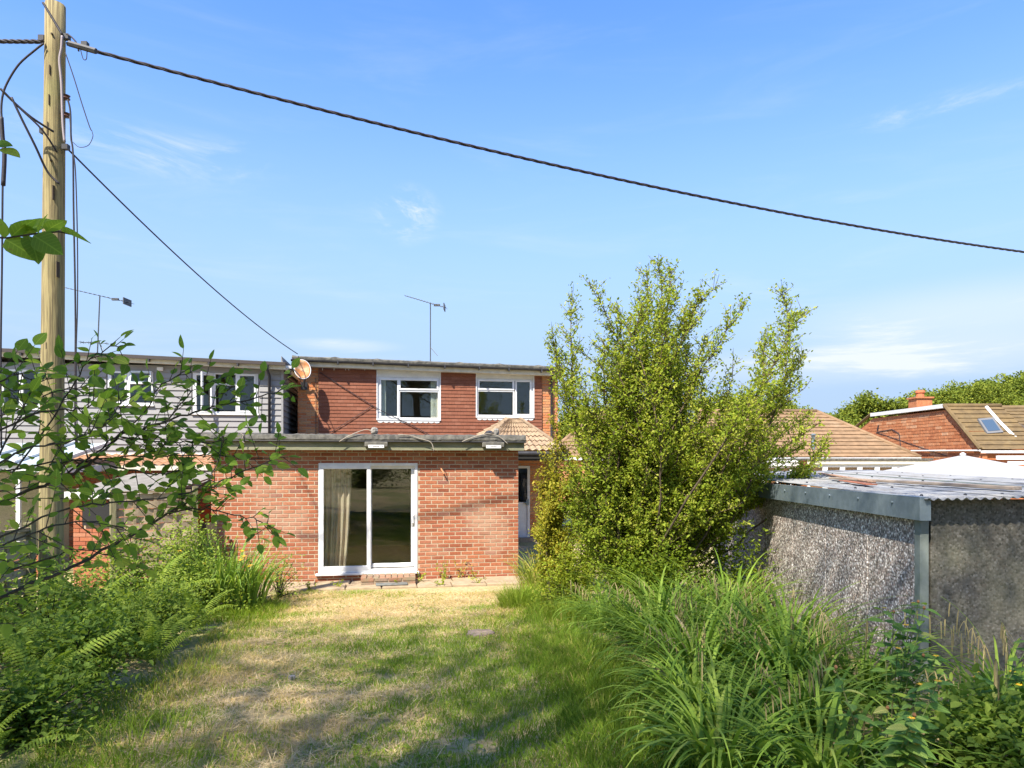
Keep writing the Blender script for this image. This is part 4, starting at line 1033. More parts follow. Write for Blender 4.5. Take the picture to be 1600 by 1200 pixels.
# flat roofed window strip in front of it
def strip(label, xa, xb, Y, ytop, yb, nwin, gap, dark_roof):
    X0, X1 = (xa-800)/FPX*Y, (xb-800)/FPX*Y; zt = EYE + (720-ytop)/FPX*Y
    t = empty('sun_room', label, 'extension', ((X0+X1)/2, Y, 0), 0, 'flat roofed sun rooms along the bungalow'); w = (X1-X0)/2; zb_ = zt - .40
    G().box(-w-.1, w+.1, -.15, ye-Y, zt-.10, zt).ob('roof', m_felt if dark_roof else m_white, t)
    G().box(-w-.05, w+.05, -.11, -.06, zt-.28, zt-.11).ob('fascia', m_cream if dark_roof else m_white, t)
    G().box(-w, w, .1, ye-Y, -.5, zt-.1).ob('inner_wall', m_farbrick, t)
    wd = 2*w/nwin
    for k in range(nwin):
        a = -w + k*wd; q = G(); bars(q, a, a+wd, .4, zb_+.1, -.02, .08, wd*gap); f_ = q.ob('window', m_white, t)
        G().box(a+wd*gap, a+wd*(1-gap), .02, .03, .4, zb_+.1-wd*gap).ob('pane', m_glass, f_)
strip('long cream fasciaed sun room with white windows before the bungalow', 1262, 1452, 32.5, 716, 745, 7, .14, True)
strip('white window strip of a low extension behind the shrub', 1170, 1258, 33.5, 719, 745, 4, .10, False)
# brick gabled house
bB = empty('gabled_house', 'brick house with half hipped gable, chimney and rooflight beyond the garage', 'house', (0,0,0))
GXB = 23.8
gy = lambda px: GXB*FPX/(px-800)
gp = [(GXB, gy(1535), 2.5), (GXB, gy(1535), EYE+(720-703)/FPX*gy(1535)), (GXB, gy(1478), EYE+(720-634)/FPX*gy(1478)), (GXB, gy(1364), EYE+(720-648)/FPX*gy(1364)), (GXB, gy(1318), EYE+(720-686)/FPX*gy(1318)), (GXB, gy(1318), 2.5)]
pts = [(GXB, y, z) for _, y, z in gp]
gw = G().prism([(GXB, gy(1535), -.5)] + [(x_, y_, z_-.24) for x_, y_, z_ in pts[1:5]] + [(GXB, gy(1318), -.5)], (.25, 0, 0)).ob('gable_wall', m_farbrick, bB)
# brick courses on the gable: a joined relief of proud bricks
bg_ = G()
yA, yB_ = gy(1535), gy(1318)
def gtop(y):
    for (_, y0, z0), (_, y1, z1) in zip(pts[1:4], pts[2:5]):
        if y0 <= y <= y1: return z0 + (z1-z0)*(y-y0)/(y1-y0)
    return 0
for r_ in range(18):
    zz = 2.2 + r_*.18; off = .35 if r_ % 2 else 0
    y = yA + off*.5
    while y < yB_ - .4:
        if gtop(y+.1) > zz + .40 and gtop(y+.5) > zz+.40: bg_.box(GXB-.02-.02*rng.random(), GXB-.002, y, y+.52, zz, zz+.155)
        y += .56
tag(bg_.ob('gable_bricks', m_farbrick, gw), kind='stuff')
vt = G()
for (a, b) in ((1,2),(3,4)): vt.tube([Vector(pts[a]) + Vector((-.1,0,.05)), Vector(pts[b]) + Vector((-.1,0,.05))], .10, 6)
vt.ob('verge', m_roofB, bB)
G().hexa([Vector(pts[2])+Vector((-.18,0,-.12)), Vector(pts[3])+Vector((-.18,0,-.12)), Vector(pts[3])+Vector((.1,0,-.12)), Vector(pts[2])+Vector((.1,0,-.12)), Vector(pts[2])+Vector((-.18,0,.10)), Vector(pts[3])+Vector((-.18,0,.10)), Vector(pts[3])+Vector((.1,0,.10)), Vector(pts[2])+Vector((.1,0,.10))]).ob('barge_board', m_white, bB)
eA, eBp = Vector(pts[1]), Vector((27.6, pts[1][1], pts[1][2])); tA, tB = Vector(pts[2]), Vector((26.8, pts[2][1], pts[2][2]))
mid = eA.lerp(tA, .45) + Vector((0, .25, -.12)); midB = eBp.lerp(tB, .45) + Vector((0, .25, -.12))
rB = tiled_slope(eA, eBp, midB, mid, .33, 4, .05).ob('roof', m_roofB, bB); tiled_slope(mid, midB, tB, tA, .33, 6, .05).ob('upper_slope', m_roofB, rB)
G().tube([tA, tB], .13, 7).ob('ridge_tile', m_roofB, rB, smooth=True)
G().hexa([tA, tB, tB+Vector((0,7,-.05)), tA+Vector((0,7,-.05)), tA+Vector((0,0,.05)), tB+Vector((0,0,.05)), tB+Vector((0,7,0)), tA+Vector((0,7,0))]).ob('top_slope', m_roofB, rB)
# rooflight lying on the slope
def on_slope(px, py):
    n_ = (midB-mid).cross(tA-mid); d = Vector(((px-800)/FPX, 1, (720-py)/FPX)); o = Vector((0,0,EYE)); return o + d * (n_.dot(mid-o)/n_.dot(d))
nB = (midB-mid).cross(tA-mid).normalized()
q = [on_slope(x, y) + nB*.02 for x, y in ((1541,680),(1566,678),(1550,655),(1526,657))]
rl_ = G().hexa(q + [x + nB*.12 for x in q]).ob('rooflight', M('grey rooflight frame', (.14,.14,.14), rough=.6), bB)
c_ = sum(q, Vector())/4; q2 = [c_ + (x-c_)*.74 + nB*.125 for x in q]
G().hexa(q2 + [x + nB*.012 for x in q2]).ob('pane', M('blue reflecting rooflight glass', (.05,.08,.12), rough=.2, spec=.4), rl_)
q3 = [q[0] + (q[0]-q[3])*.02, q[1] + (q[1]-q[2])*.02, q[1] + (q[1]-q[2])*.16 + Vector((.25,0,0)), q[0] + (q[0]-q[3])*.16 - Vector((.25,0,0))]
G().hexa(q3[::-1] + [x + nB*.03 for x in q3[::-1]]).ob('lead_apron', m_white, rl_)
vl = [on_slope(x, y) + nB*.06 for x, y in ((1540,637),(1560,660),(1580,680),(1602,699))]
G().tube(vl, .09, 6).ob('white_verge', m_white, bB)
G().box(GXB-.1, 28, pts[1][1]-.12, pts[1][1]-.03, pts[1][2]-.16, pts[1][2]-.03).ob('gutter', m_white, bB)
G().box(GXB+.3, 28, pts[1][1]+.3, pts[1][1]+3, -.5, pts[1][2]-.1).ob('front_wall', m_farbrick, bB)
zz = 2.82
G().tube([(GXB-.12, gy(1535), 2.76), (GXB-.12, gy(1388), 2.86), (GXB-.12, gy(1386), 3.1)], .05, 6).ob('waste_pipe', m_white, bB)
G().box(GXB+.3, 28.4, 35.0, 35.06, 2.30, 2.5).box(GXB+.3, 28.4, 34.2, 34.26, 2.05, 2.22).ob('white_soffit', m_white, bB)
pc = pp(1440, 637, 43.5)
ch = G().box(pc.x-.48, pc.x+.48, 43.2, 44.1, pc.z-.8, pc.z+.55).box(pc.x-.56, pc.x+.56, 43.12, 44.18, pc.z+.551, pc.z+.65).ob('chimney', m_farbrick, bB)
G().lathe([(.24,0),(.22,.25),(.28,.28),(.26,.42),(.18,.44)], (pc.x, 43.65, pc.z+.652), 12).ob('chimney_pot', M('terracotta', (.42,.14,.06), rough=.8), ch)
G().tube([(GXB-.03, gy(1372), 4.2), (GXB-.03, gy(1374), 4.55)], .06, 6).tube([(GXB-.04, gy(1372), 4.1), (GXB-.04, gy(1395), 4.2), (GXB-.04, gy(1406), 3.9), (GXB-.04, gy(1409), 2.9)], .03, 5).tube([(GXB-.04, gy(1370), 4.1), (GXB-.04, gy(1480), 2.5)], .02, 5).ob('gable_cables', m_wire, bB)
# next house
bC = empty('gabled_house', 'neighbouring brick house with dark verge at the right edge beyond the white verge', 'house', (0,0,0))
XC = 27.7; A_ = [(XC, 35.8, -.5), (XC, 35.8, 3.0), (XC, 40.3, 5.3), (XC, 47, 5.3), (XC, 47, -.5)]
G().prism(A_, (.25,0,0)).ob('gable_wall', m_farbrick, bC)
rC = tiled_slope((XC-.3, 35.4, 2.9), (40, 35.4, 2.9), (40, 40.4, 5.42), (XC-.3, 40.4, 5.42), .33, 12, .05).ob('roof', m_roofB, bC)
G().tube([(XC-.32, 35.4, 2.85), (XC-.32, 40.4, 5.36)], .10, 6).ob('verge', M('dark verge', (.07,.055,.05), rough=.8), rC)
G().box(XC+.3, 40, 36, 46, -.5, 2.8).ob('front_wall', m_farbrick, bC)
# ------------------------------------------------------------------ ground
gx = np.concatenate([np.linspace(-400, -12, 12), np.linspace(-11, 11, 89), np.linspace(12, 400, 12)])
gyv = np.concatenate([np.linspace(-200, -9, 8), np.linspace(-8, 14, 111), np.linspace(15, 60, 10), np.linspace(80, 700, 8)])
XX, YY = np.meshgrid(gx, gyv)
ZZ = gz(XX, YY) - 0.012 + .018*np.sin(3.1*XX+.7)*np.sin(2.3*YY)*(np.abs(XX) < 10)*(YY < 11.5)
ZZ = np.where(YY > 60, ZZ - .3, ZZ)
nx_, ny_ = len(gx), len(gyv); ii = np.arange(nx_*ny_).reshape(ny_, nx_)
F = np.stack([ii[:-1,:-1], ii[:-1,1:], ii[1:,1:], ii[1:,:-1]], -1).reshape(-1, 4)
m, t, b = mat_base('dry lawn soil')
n1 = noise(t, .9, coord='World', detail=8); n2 = noise(t, 14, coord='World', detail=8, rough=.75)
c = mixrgb(t, mapr(t, n2, .35, .65), (0.30,0.22,0.105), (0.52,0.40,0.21))
c = mixrgb(t, mapr(t, n1, .42, .62, 0, .7), c, (0.17,0.20,0.045))
setc(t, b.inputs['Base Color'], c); b.inputs['Roughness'].default_value = 1; bump(t, b, n2, .8, .03)
tag(np_mesh('ground', np.stack([XX, YY, ZZ], -1), F, m, smooth=True), kind='structure')

# ------------------------------------------------------------------ plant kit
def strips(base, az, L, w, a0, a1, nseg=3, pw=1.2, taper=.8, twist=None):
    """curved blades: base (n,3), heading az, length, width, start and end angle from the vertical"""
    n = len(base); T = np.linspace(0, 1, nseg+1)
    P = np.zeros((n, nseg+1, 3)); P[:,0] = base
    h = np.stack([np.cos(az), np.sin(az), np.zeros(n)], -1)
    for k in range(1, nseg+1):
        a = a0 + (a1-a0) * ((k-.5)/nseg)**pw
        P[:,k] = P[:,k-1] + (np.sin(a)[:,None]*h + np.cos(a)[:,None]*np.array([0,0,1.])) * (L/nseg)[:,None]
    tw = az + np.pi/2 + (twist if twist is not None else rng.uniform(-.9, .9, n))
    s = np.stack([np.cos(tw), np.sin(tw), np.zeros(n)], -1)
    wd = w[:,None] * (1 - T[None]**2.2 * taper) * (0.72 + .56*np.minimum(T*3, 1))[None] * .75
    A = P - s[:,None]*wd[...,None]/2; B = P + s[:,None]*wd[...,None]/2
    V = np.stack([A, B], 2).reshape(-1, 3)
    k = nseg+1; o = (np.arange(n)*2*k)[:,None]; q = np.arange(nseg)*2
    F = np.stack([o+q, o+q+1, o+q+3, o+q+2], -1).reshape(-1, 4)
    return V, F, 2*k
def basis(d, up):
    d = d/np.linalg.norm(d, axis=1, keepdims=True); s = np.cross(d, up); s /= np.linalg.norm(s, axis=1, keepdims=True)+1e-9
    return d, s, np.cross(s, d)
def leaves(pos, d, up, L, w, fold=.18, curl=.12):
    """folded leaves, 6 vertices, 4 triangles as 2 quads"""
    n = len(pos); d, s, u = basis(d, up)
    L = L[:,None]; w = w[:,None]
    base = pos; tip = pos + d*L - u*L*curl
    mid = pos + d*L*.5
    l1 = pos + d*L*.32 + s*w*.5 + u*w*fold; l2 = pos + d*L*.68 + s*w*.42 + u*w*fold - u*L*curl*.4
    r1 = pos + d*L*.32 - s*w*.5 + u*w*fold; r2 = pos + d*L*.68 - s*w*.42 + u*w*fold - u*L*curl*.4
    V = np.stack([base, l1, l2, tip, r2, r1], 1).reshape(-1, 3)
    o = (np.arange(n)*6)[:,None]
    F = np.concatenate([o + np.array([[0,1,2,3]]), o + np.array([[0,3,4,5]])]).reshape(-1, 4)
    return V, F, 6
def rnd_dir(n): 
    v = rng.normal(size=(n, 3)); return v/np.linalg.norm(v, axis=1, keepdims=True)
def cat_meshes(parts):
    V = []; F = []; A = []; o = 0
    for v, f, a in parts: V.append(v); F.append(f+o); A.append(a); o += len(v)
    return np.concatenate(V), np.concatenate(F), np.concatenate(A)

L_shrub = leafmat('shrub leaf', [(0,(0.13,0.195,0.022)),(.4,(0.24,0.32,0.034)),(.8,(0.36,0.41,0.05)),(1,(0.45,0.46,0.085))], .5)
L_yellow = leafmat('golden shrub leaf', [(0,(0.22,0.255,0.03)),(.5,(0.36,0.335,0.04)),(1,(0.48,0.38,0.06))], .45)
L_hedge = leafmat('bramble leaf', [(0,(0.10,0.17,0.03)),(.5,(0.19,0.275,0.045)),(1,(0.32,0.39,0.065))], .45)
L_sedge = leafmat('sedge leaf', [(0,(0.10,0.185,0.022)),(.5,(0.19,0.30,0.04)),(.88,(0.29,0.395,0.065)),(.95,(0.34,0.31,0.12)),(1,(0.46,0.38,0.21))], .42, .4, .4)
L_spike = leafmat('sedge spike', [(0,(0.22,0.175,0.075)),(1,(0.40,0.32,0.15))], .2, .8)
L_lawn = leafmat('lawn grass blade', [(0,(0.11,0.19,0.02)),(.35,(0.19,0.29,0.03)),(.55,(0.29,0.34,0.05)),(.62,(0.46,0.37,0.13)),(1,(0.64,0.48,0.23))], .4, .7, .15)
L_straw = leafmat('dead straw', [(0,(0.36,0.25,0.105)),(.6,(0.62,0.46,0.235)),(1,(0.72,0.57,0.34))], .15, .8, .15)
L_fern = leafmat('fern frond', [(0,(0.13,0.205,0.03)),(.5,(0.21,0.30,0.042)),(1,(0.32,0.40,0.06))], .48, attr=False)
L_iris = leafmat('iris leaf', [(0,(0.12,0.205,0.035)),(.6,(0.20,0.315,0.055)),(1,(0.33,0.41,0.10))], .42, .35, .45)
L_oak = leafmat('tree leaf', [(0,(0.05,0.08,0.015)),(1,(0.13,0.18,0.03))], .5)
L_far = leafmat('far tree leaf', [(0,(0.065,0.098,0.018)),(.5,(0.155,0.195,0.028)),(1,(0.27,0.295,0.045))], .3, .7, .1)
L_front = leafmat('branch leaf', [(0,(0.09,0.175,0.03)),(.45,(0.155,0.275,0.042)),(.8,(0.23,0.36,0.055)),(1,(0.33,0.42,0.08))], .55, .42, .35, attr=False, veins=True)
m_flower = M('yellow petal', (0.75,0.48,0.02), (0.70,0.36,0.015), 20, .6)
m_bark = M('grey brown bark', (0.12,0.09,0.06), (0.07,0.052,0.035), 18, .9, .1, .5, stretch=(2,2,.4))
m_twig = M('dark young bark', (0.05,0.045,0.03), (0.032,0.03,0.022), 25, .8)
m_stalk = M('green stalk', (0.12,0.17,0.04), (0.16,0.17,0.06), 12, .7)

# ------------------------------------------------------------------ lawn
def bed_left(y): return -2.45 - .12*(y-4.15) + .12*np.sin(2.1*y)
def bed_right(y): return np.interp(y, [2, 4.1, 5.3, 7, 9.4, 11.2, 12.6], [.85, .80, .78, .5, .05, .25, .3])
def sm_noise(x, y, f, seed):
    r = np.random.default_rng(seed); s = np.zeros_like(x)
    for _ in range(7):
        a = r.uniform(0, 2*np.pi); k = f*r.uniform(.6, 1.7); s += np.sin(k*(x*np.cos(a)+y*np.sin(a)) + r.uniform(0, 6.28))
    return s/4
def lawn_pts(n, y0, y1, x0, x1, pw=1.4):
    y = y0 + (y1-y0)*rng.random(n)**pw; x = rng.uniform(x0, x1, n); return x, y
def straw_field(x, y):
    """0 green ... 1 straw: mown dry lawn, greener to the right and in patches"""
    f = .47 - .36*np.clip((x + .9)/1.4, -1, 1.3) + .42*sm_noise(x, y, 2.2, 3) + .36*sm_noise(x, y, 6.0, 9)
    f += .62*np.exp(-((y-10.7)/1.5)**2) * (x < .2)
    return f
x, y = lawn_pts(215000, 2.9, 12.0, -5.2, 1.6, 1.25)
keep = (x > bed_left(y)-.5) & (x < bed_right(y)+.6)
f = straw_field(x, y); dens = np.clip(1.15 - .55*f, .25, 1); keep &= rng.random(len(x)) < dens
bare = sm_noise(x, y, 5.0, 21); keep &= ~((bare > .95) & (rng.random(len(x)) < .85))
hwp = (x - HO.x)*-ST + (y - HO.y)*CT      # distance before the house wall
hup = (x - HO.x)*CT + (y - HO.y)*ST
keep &= ~((hwp > -.84) & (rng.random(len(x)) < np.where(np.abs(hwp+.84) < .08, .4, .93)))
keep &= hwp < -.02
x, y, f = x[keep], y[keep], f[keep]; n = len(x)
hgt = (.030 + .04*rng.random(n)) * (1.25 - .45*np.clip(f, 0, 1)) * np.where(x > bed_right(y) - .45, 1.7, 1) * np.where(x < bed_left(y)+.15, 1.5, 1)
V, F, k = strips(np.stack([x, y, gz(x, y)-.006], -1), rng.uniform(0, 6.28, n), hgt, .0045 + .0035*rng.random(n), rng.uniform(0,.5,n), rng.uniform(.6,1.7,n), 2)
var = np.clip(.46*f + .26*rng.random(n) - .02 + (rng.random(n) < .12)*.4, 0, 1)
tag(np_mesh('lawn_grass', V, F, L_lawn, var=np.repeat(var, k)), 'short patchy mown lawn, half green and half dried to straw', 'grass', kind='stuff')
# thatch: strands of cut dry grass lying on it
x, y = lawn_pts(120000, 2.9, 11.9, -5.0, 1.2, 1.25)
f = straw_field(x, y) + .35*sm_noise(x, y, 9, 33)
keep = (x > bed_left(y)-.15) & (x < bed_right(y)+.15) & (rng.random(len(x)) < np.clip(f*1.15 - .32, .02, 1)); keep &= ((x - HO.x)*-ST + (y - HO.y)*CT) < -.75
x, y, f = x[keep], y[keep], f[keep]; n = len(x)
tuft = np.clip(sm_noise(x, y, 7.5, 55), 0, 2)
V, F, k = strips(np.stack([x, y, gz(x, y) + .004 + .045*tuft*rng.random(n)], -1), rng.uniform(0, 6.28, n), .06+.12*rng.random(n), .0034+.0026*rng.random(n), rng.uniform(1.15,1.55,n), rng.uniform(1.4,1.85,n), 2)
tag(np_mesh('dry_cuttings', V, F, L_straw, var=np.repeat(np.clip(rng.random(n)*.75 + .25*np.clip(f,0,1) - .45*np.clip(sm_noise(x,y,4,77),0,1), 0, 1), k)), 'straw coloured dry grass cuttings strewn over the lawn', 'grass cuttings', kind='stuff')
# small broad leaved weeds and fallen leaves in the turf
x, y = lawn_pts(5200, 3.2, 11.8, -5, 1.2, 1.2); keep = (x > bed_left(y)) & (x < bed_right(y)) & (sm_noise(x, y, 3.3, 91) > .15) & (((x - HO.x)*-ST + (y - HO.y)*CT) < -.9)
x, y = x[keep], y[keep]; n = len(x); P_ = np.repeat(np.stack([x, y, gz(x, y)+.012], -1), 3, 0); m_ = len(P_); d_ = rnd_dir(m_)*np.array([1,1,.0]) + np.array([0,0,.25])
V, F, k = leaves(P_, d_, rnd_dir(m_)*.25 + np.array([0,0,1.]), rng.uniform(.015,.045,m_), rng.uniform(.010,.024,m_))
tag(np_mesh('lawn_weeds', V, F, L_hedge, var=np.repeat(rng.uniform(.2,1,m_), k)), 'small broad leaved weeds growing in the mown lawn', 'weeds', kind='stuff')
# ---- long grass at the right edge and in front of the shrub
def tuft_grass(name, label, cx, cy, rx, ry, n, h0, h1, mat, lo, hi, w=.006, droop=1.9, cat='grass tuft', group=None, lean=0):
    r = np.sqrt(rng.random(n)); a = rng.uniform(0, 6.28, n)
    dx, dy = rx*r*np.cos(a), ry*r*np.sin(a)
    base = np.stack([dx, dy, gz(cx+dx, cy+dy) - gz(cx, cy) - .01], -1)
    Lh = rng.uniform(h0, h1, n)*(1-.3*r)
    az = np.where(rng.random(n) < .6, a, rng.uniform(0, 6.28, n)) + lean
    V, F, k = strips(base, az, Lh, w*(.6+.8*rng.random(n)), rng.uniform(.0,.35,n), rng.uniform(min(.7, .5*droop),droop,n), 5, 1.5)
    o = np_mesh(name, V, F, mat, var=np.repeat(rng.uniform(lo, hi, n)*np.where(rng.random(n) < .06, 1.5, 1), k)); o.location = (cx, cy, float(gz(cx, cy)))
    return tag(o, label, cat, group)
tuft_grass('grass_tuft', 'bright sunlit grass tuft beside the corner of the paving', .12, 10.2, .32, .30, 900, .25, .6, L_lawn, .15, .55)
tuft_grass('grass_tuft', 'tall pale arching grass against the corner of the brick extension', .45, 12.1, .30, .3, 450, .5, 1.1, L_lawn, .35, .62, .011)
tuft_grass('grass_tuft', 'low yellowish grass patch lit by the sun below the golden shrub', .75, 9.5, .5, .6, 1700, .15, .42, L_lawn, .25, .58)
tuft_grass('grass_tuft', 'soft green grass patch at the right lawn edge under the sedges', .72, 6.6, .5, 1.3, 2600, .07, .24, L_lawn, .10, .62)
tuft_grass('grass_tuft', 'fine grass patch at the near right corner of the lawn', .70, 4.4, .5, 1.1, 2400, .06, .19, L_lawn, .08, .60)
tuft_grass('grass_tuft', 'bright grass fringe along the foot of the irises', -3.75, 9.8, .55, 1.0, 2600, .10, .26, L_lawn, .15, .52)
tuft_grass('grass_tuft', 'shaded grass fringe along the edge of the ferns', -2.95, 6.2, .35, 1.3, 1000, .07, .18, L_lawn, .2, .62)
tuft_grass('grass_tuft', 'pale bent grass stems in the near left corner of the lawn', -2.3, 4.3, .5, .7, 420, .10, .35, L_lawn, .2, .6)
# thin upright stems in front of the shrub
for (cx, cy, n, lbl) in ((.75, 8.3, 110, 'thin dark upright grass stems before the sunlit grass patch'), (1.25, 7.6, 160, 'thin tall grass stems between the sedges and shrub')):
    tuft_grass('tall_grass', lbl, cx, cy, .55, .5, n, .45, .95, L_sedge, .1, .5, .006, .45, 'grass stems')

rng = np.random.default_rng(44)
# ------------------------------------------------------------------ sedges
def sedge(label, cx, cy, n, Lm, spread=.18, spikes=12, az0=None, sp_len=1.2):
    z0 = float(gz(cx, cy)); t = empty('sedge_clump', label, 'sedge', (cx, cy, z0), 0, 'pendulous sedges on the right bank')
    r = spread*np.sqrt(rng.random(n)); a = rng.uniform(0, 6.28, n)
    base = np.stack([r*np.cos(a), r*np.sin(a), np.full(n, -.02)], -1)
    az = a + rng.normal(0, .5, n)
    V, F, k = strips(base, az, Lm*rng.uniform(.5, 1.1, n), .019 + .018*rng.random(n), rng.uniform(.05,.6,n), rng.uniform(1.5,2.9,n), 8, 1.35, .9, rng.uniform(-.35,.35,n))
    np_mesh('leaves', V, F, L_sedge, t, np.repeat(np.clip(rng.random(n)*.9 + (rng.random(n) < .03)*.3, 0, 1), k))
    if spikes:
        st = []; sp = []
        for i in range(spikes):
            a = rng.uniform(0, 6.28) if az0 is None else az0 + rng.normal(0, .7); Lh = sp_len*rng.uniform(.75, 1.15)
            V1, F1, k1 = strips(np.array([[.05*math.cos(a), .05*math.sin(a), 0]]), np.array([a]), np.array([Lh]), np.array([.0065]), np.array([.08+.25*rng.random()]), np.array([rng.uniform(1.1, 1.75)]), 9, 2.0, .5)
            st.append((V1, F1, np.full(k1, .55)))
            C = (V1[0::2]+V1[1::2])/2
            for q in range(rng.integers(4, 7)):
                kk = 5 + 4*q/6; i0 = int(kk); p = C[min(i0, 9)]*(1-kk+i0) + C[min(i0+1, 9)]*(kk-i0)
                m_ = 2
                V2, F2, k2 = strips(np.repeat(p[None], m_, 0), np.array([a, a+1.57]), np.full(m_, rng.uniform(.10,.19)), np.full(m_, .010), np.full(m_, 1.9+.3*rng.random()), np.full(m_, 3.1), 4, .5, .45, np.array([0., 0.]))
                sp.append((V2, F2, np.full(k2*m_, rng.random())))
        np_mesh('flower_stems', *cat_meshes(st)[:2], L_sedge, t, cat_meshes(st)[2])['kind'] = 'stuff'; v_, f_, a_ = cat_meshes(sp); tag(np_mesh('hanging_spikes', v_, f_, L_spike, t, a_), kind='stuff')
    return t
SEDGE = [  # x, y, blades, length, spikes, label
 (1.25, 4.15, 190, 1.0, 3, 'dark sedge clump at bottom edge nearest the lawn'),
 (1.75, 3.95, 170, .95, 3, 'sedge clump with broad bright blades at bottom edge beside the hypericum'),
 (1.35, 5.0, 220, 1.05, 6, 'arching sedge clump just behind the nearest sedge by the lawn'),
 (1.95, 4.8, 210, 1.1, 10, 'sedge clump with tall upright blades in front of the pebble dash'),
 (1.55, 5.9, 220, 1.1, 12, 'sedge clump in the middle of the bank by the lawn'),
 (2.2, 5.7, 230, 1.15, 16, 'sedge clump with many hanging spikes before the garage wall'),
 (2.75, 5.5, 150, .85, 16, 'sedge at the garage corner post with spikes over the pebble dash'),
 (1.45, 7.0, 210, 1.1, 14, 'sedge clump below the leafy shrub with brown hanging spikes'),
 (2.1, 7.0, 230, 1.15, 18, 'sedge clump at the dark far end of the garage wall'),
 (2.75, 7.0, 170, 1.0, 14, 'sedge clump tight against the garage wall'),
 (1.9, 8.2, 190, 1.15, 16, 'sedge clump growing into the foot of the leafy shrub'),
 (1.1, 8.5, 130, .8, 8, 'loose sedge clump beside the sunlit grass patch'),
 (2.6, 8.4, 150, 1.2, 14, 'sedge clump in shadow between shrub and garage'),
 (3.55, 5.0, 110, 1.0, 12, 'sedge with long bowed stems before the dark garage end'),
 (3.0, 4.3, 120, .8, 8, 'sedge clump at right edge behind the hypericum'),
 (2.75, 3.55, 90, .7, 0, 'short broad sedge tuft in the bottom right corner'),
]
for (cx, cy, n, Lm, sp, lb) in SEDGE: sedge(lb, cx, cy, int(n*.95), Lm*(.84 if cy < 5.4 else 1.12), .2, int(sp*.42), None if cx < 2.7 else math.pi, .95 if cx < 2.6 else 1.0)

# ------------------------------------------------------------------ generic leafy mound
def mound(name, label, cat, c, r, n, L, mat, lo, hi, stems=14, group=None, shell=.55, up=.5, wr=.55, spires=0):
    """an untidy leafy bush: branching stems from one foot, leaves through the whole volume, more towards the rim"""
    z0 = float(gz(c[0], c[1])); t = empty(name, label, cat, (c[0], c[1], z0), 0, group)
    g = G(); parts = []
    tips = []
    for i in range(stems):
        a = rng.uniform(0, 6.28); e = rng.uniform(.15, 1.35); q = np.array([math.cos(a)*math.cos(e)*r[0], math.sin(a)*math.cos(e)*r[1], math.sin(e)*r[2]*rng.uniform(.75, 1.12)])
        mid = q*.5*np.array([.8,.8,1.15]); g.tube([(0,0,0), mid*.5, mid, q*.82, q], [.012, .009, .006, .004, .002], 4); tips.append(q)
    g.ob('stems', m_twig, t)
    tips = np.array(tips); per = n//stems
    P = []; 
    for q in tips:
        s = rng.random(per)**shell; mid = q*.5*np.array([.8,.8,1.15])
        base = np.where(s[:,None] < .5, mid*(s/.5)[:,None], mid + (q-mid)*((s-.5)/.5)[:,None])
        P.append(base + rng.normal(size=(per, 3))*np.array(r)*.17*(.4+.6*s)[:,None])
    P = np.concatenate(P); P[:,2] = np.maximum(P[:,2], .03); n = len(P)
    d = rnd_dir(n)*np.array([1,1,.55]) + np.array([0,0,.05]) + P/np.array(r)*.5; u = rnd_dir(n)*.6 + np.array([0,0,1.])
    V, F, k = leaves(P, d, u, L*(.55+.8*rng.random(n)), L*wr*(.55+.8*rng.random(n)))
    cl = np.repeat(rng.uniform(-.12,.12,stems), per)
    np_mesh('foliage', V, F, mat, t, np.repeat(np.clip(rng.uniform(lo, hi, n)+cl, 0, 1), k))
    return t

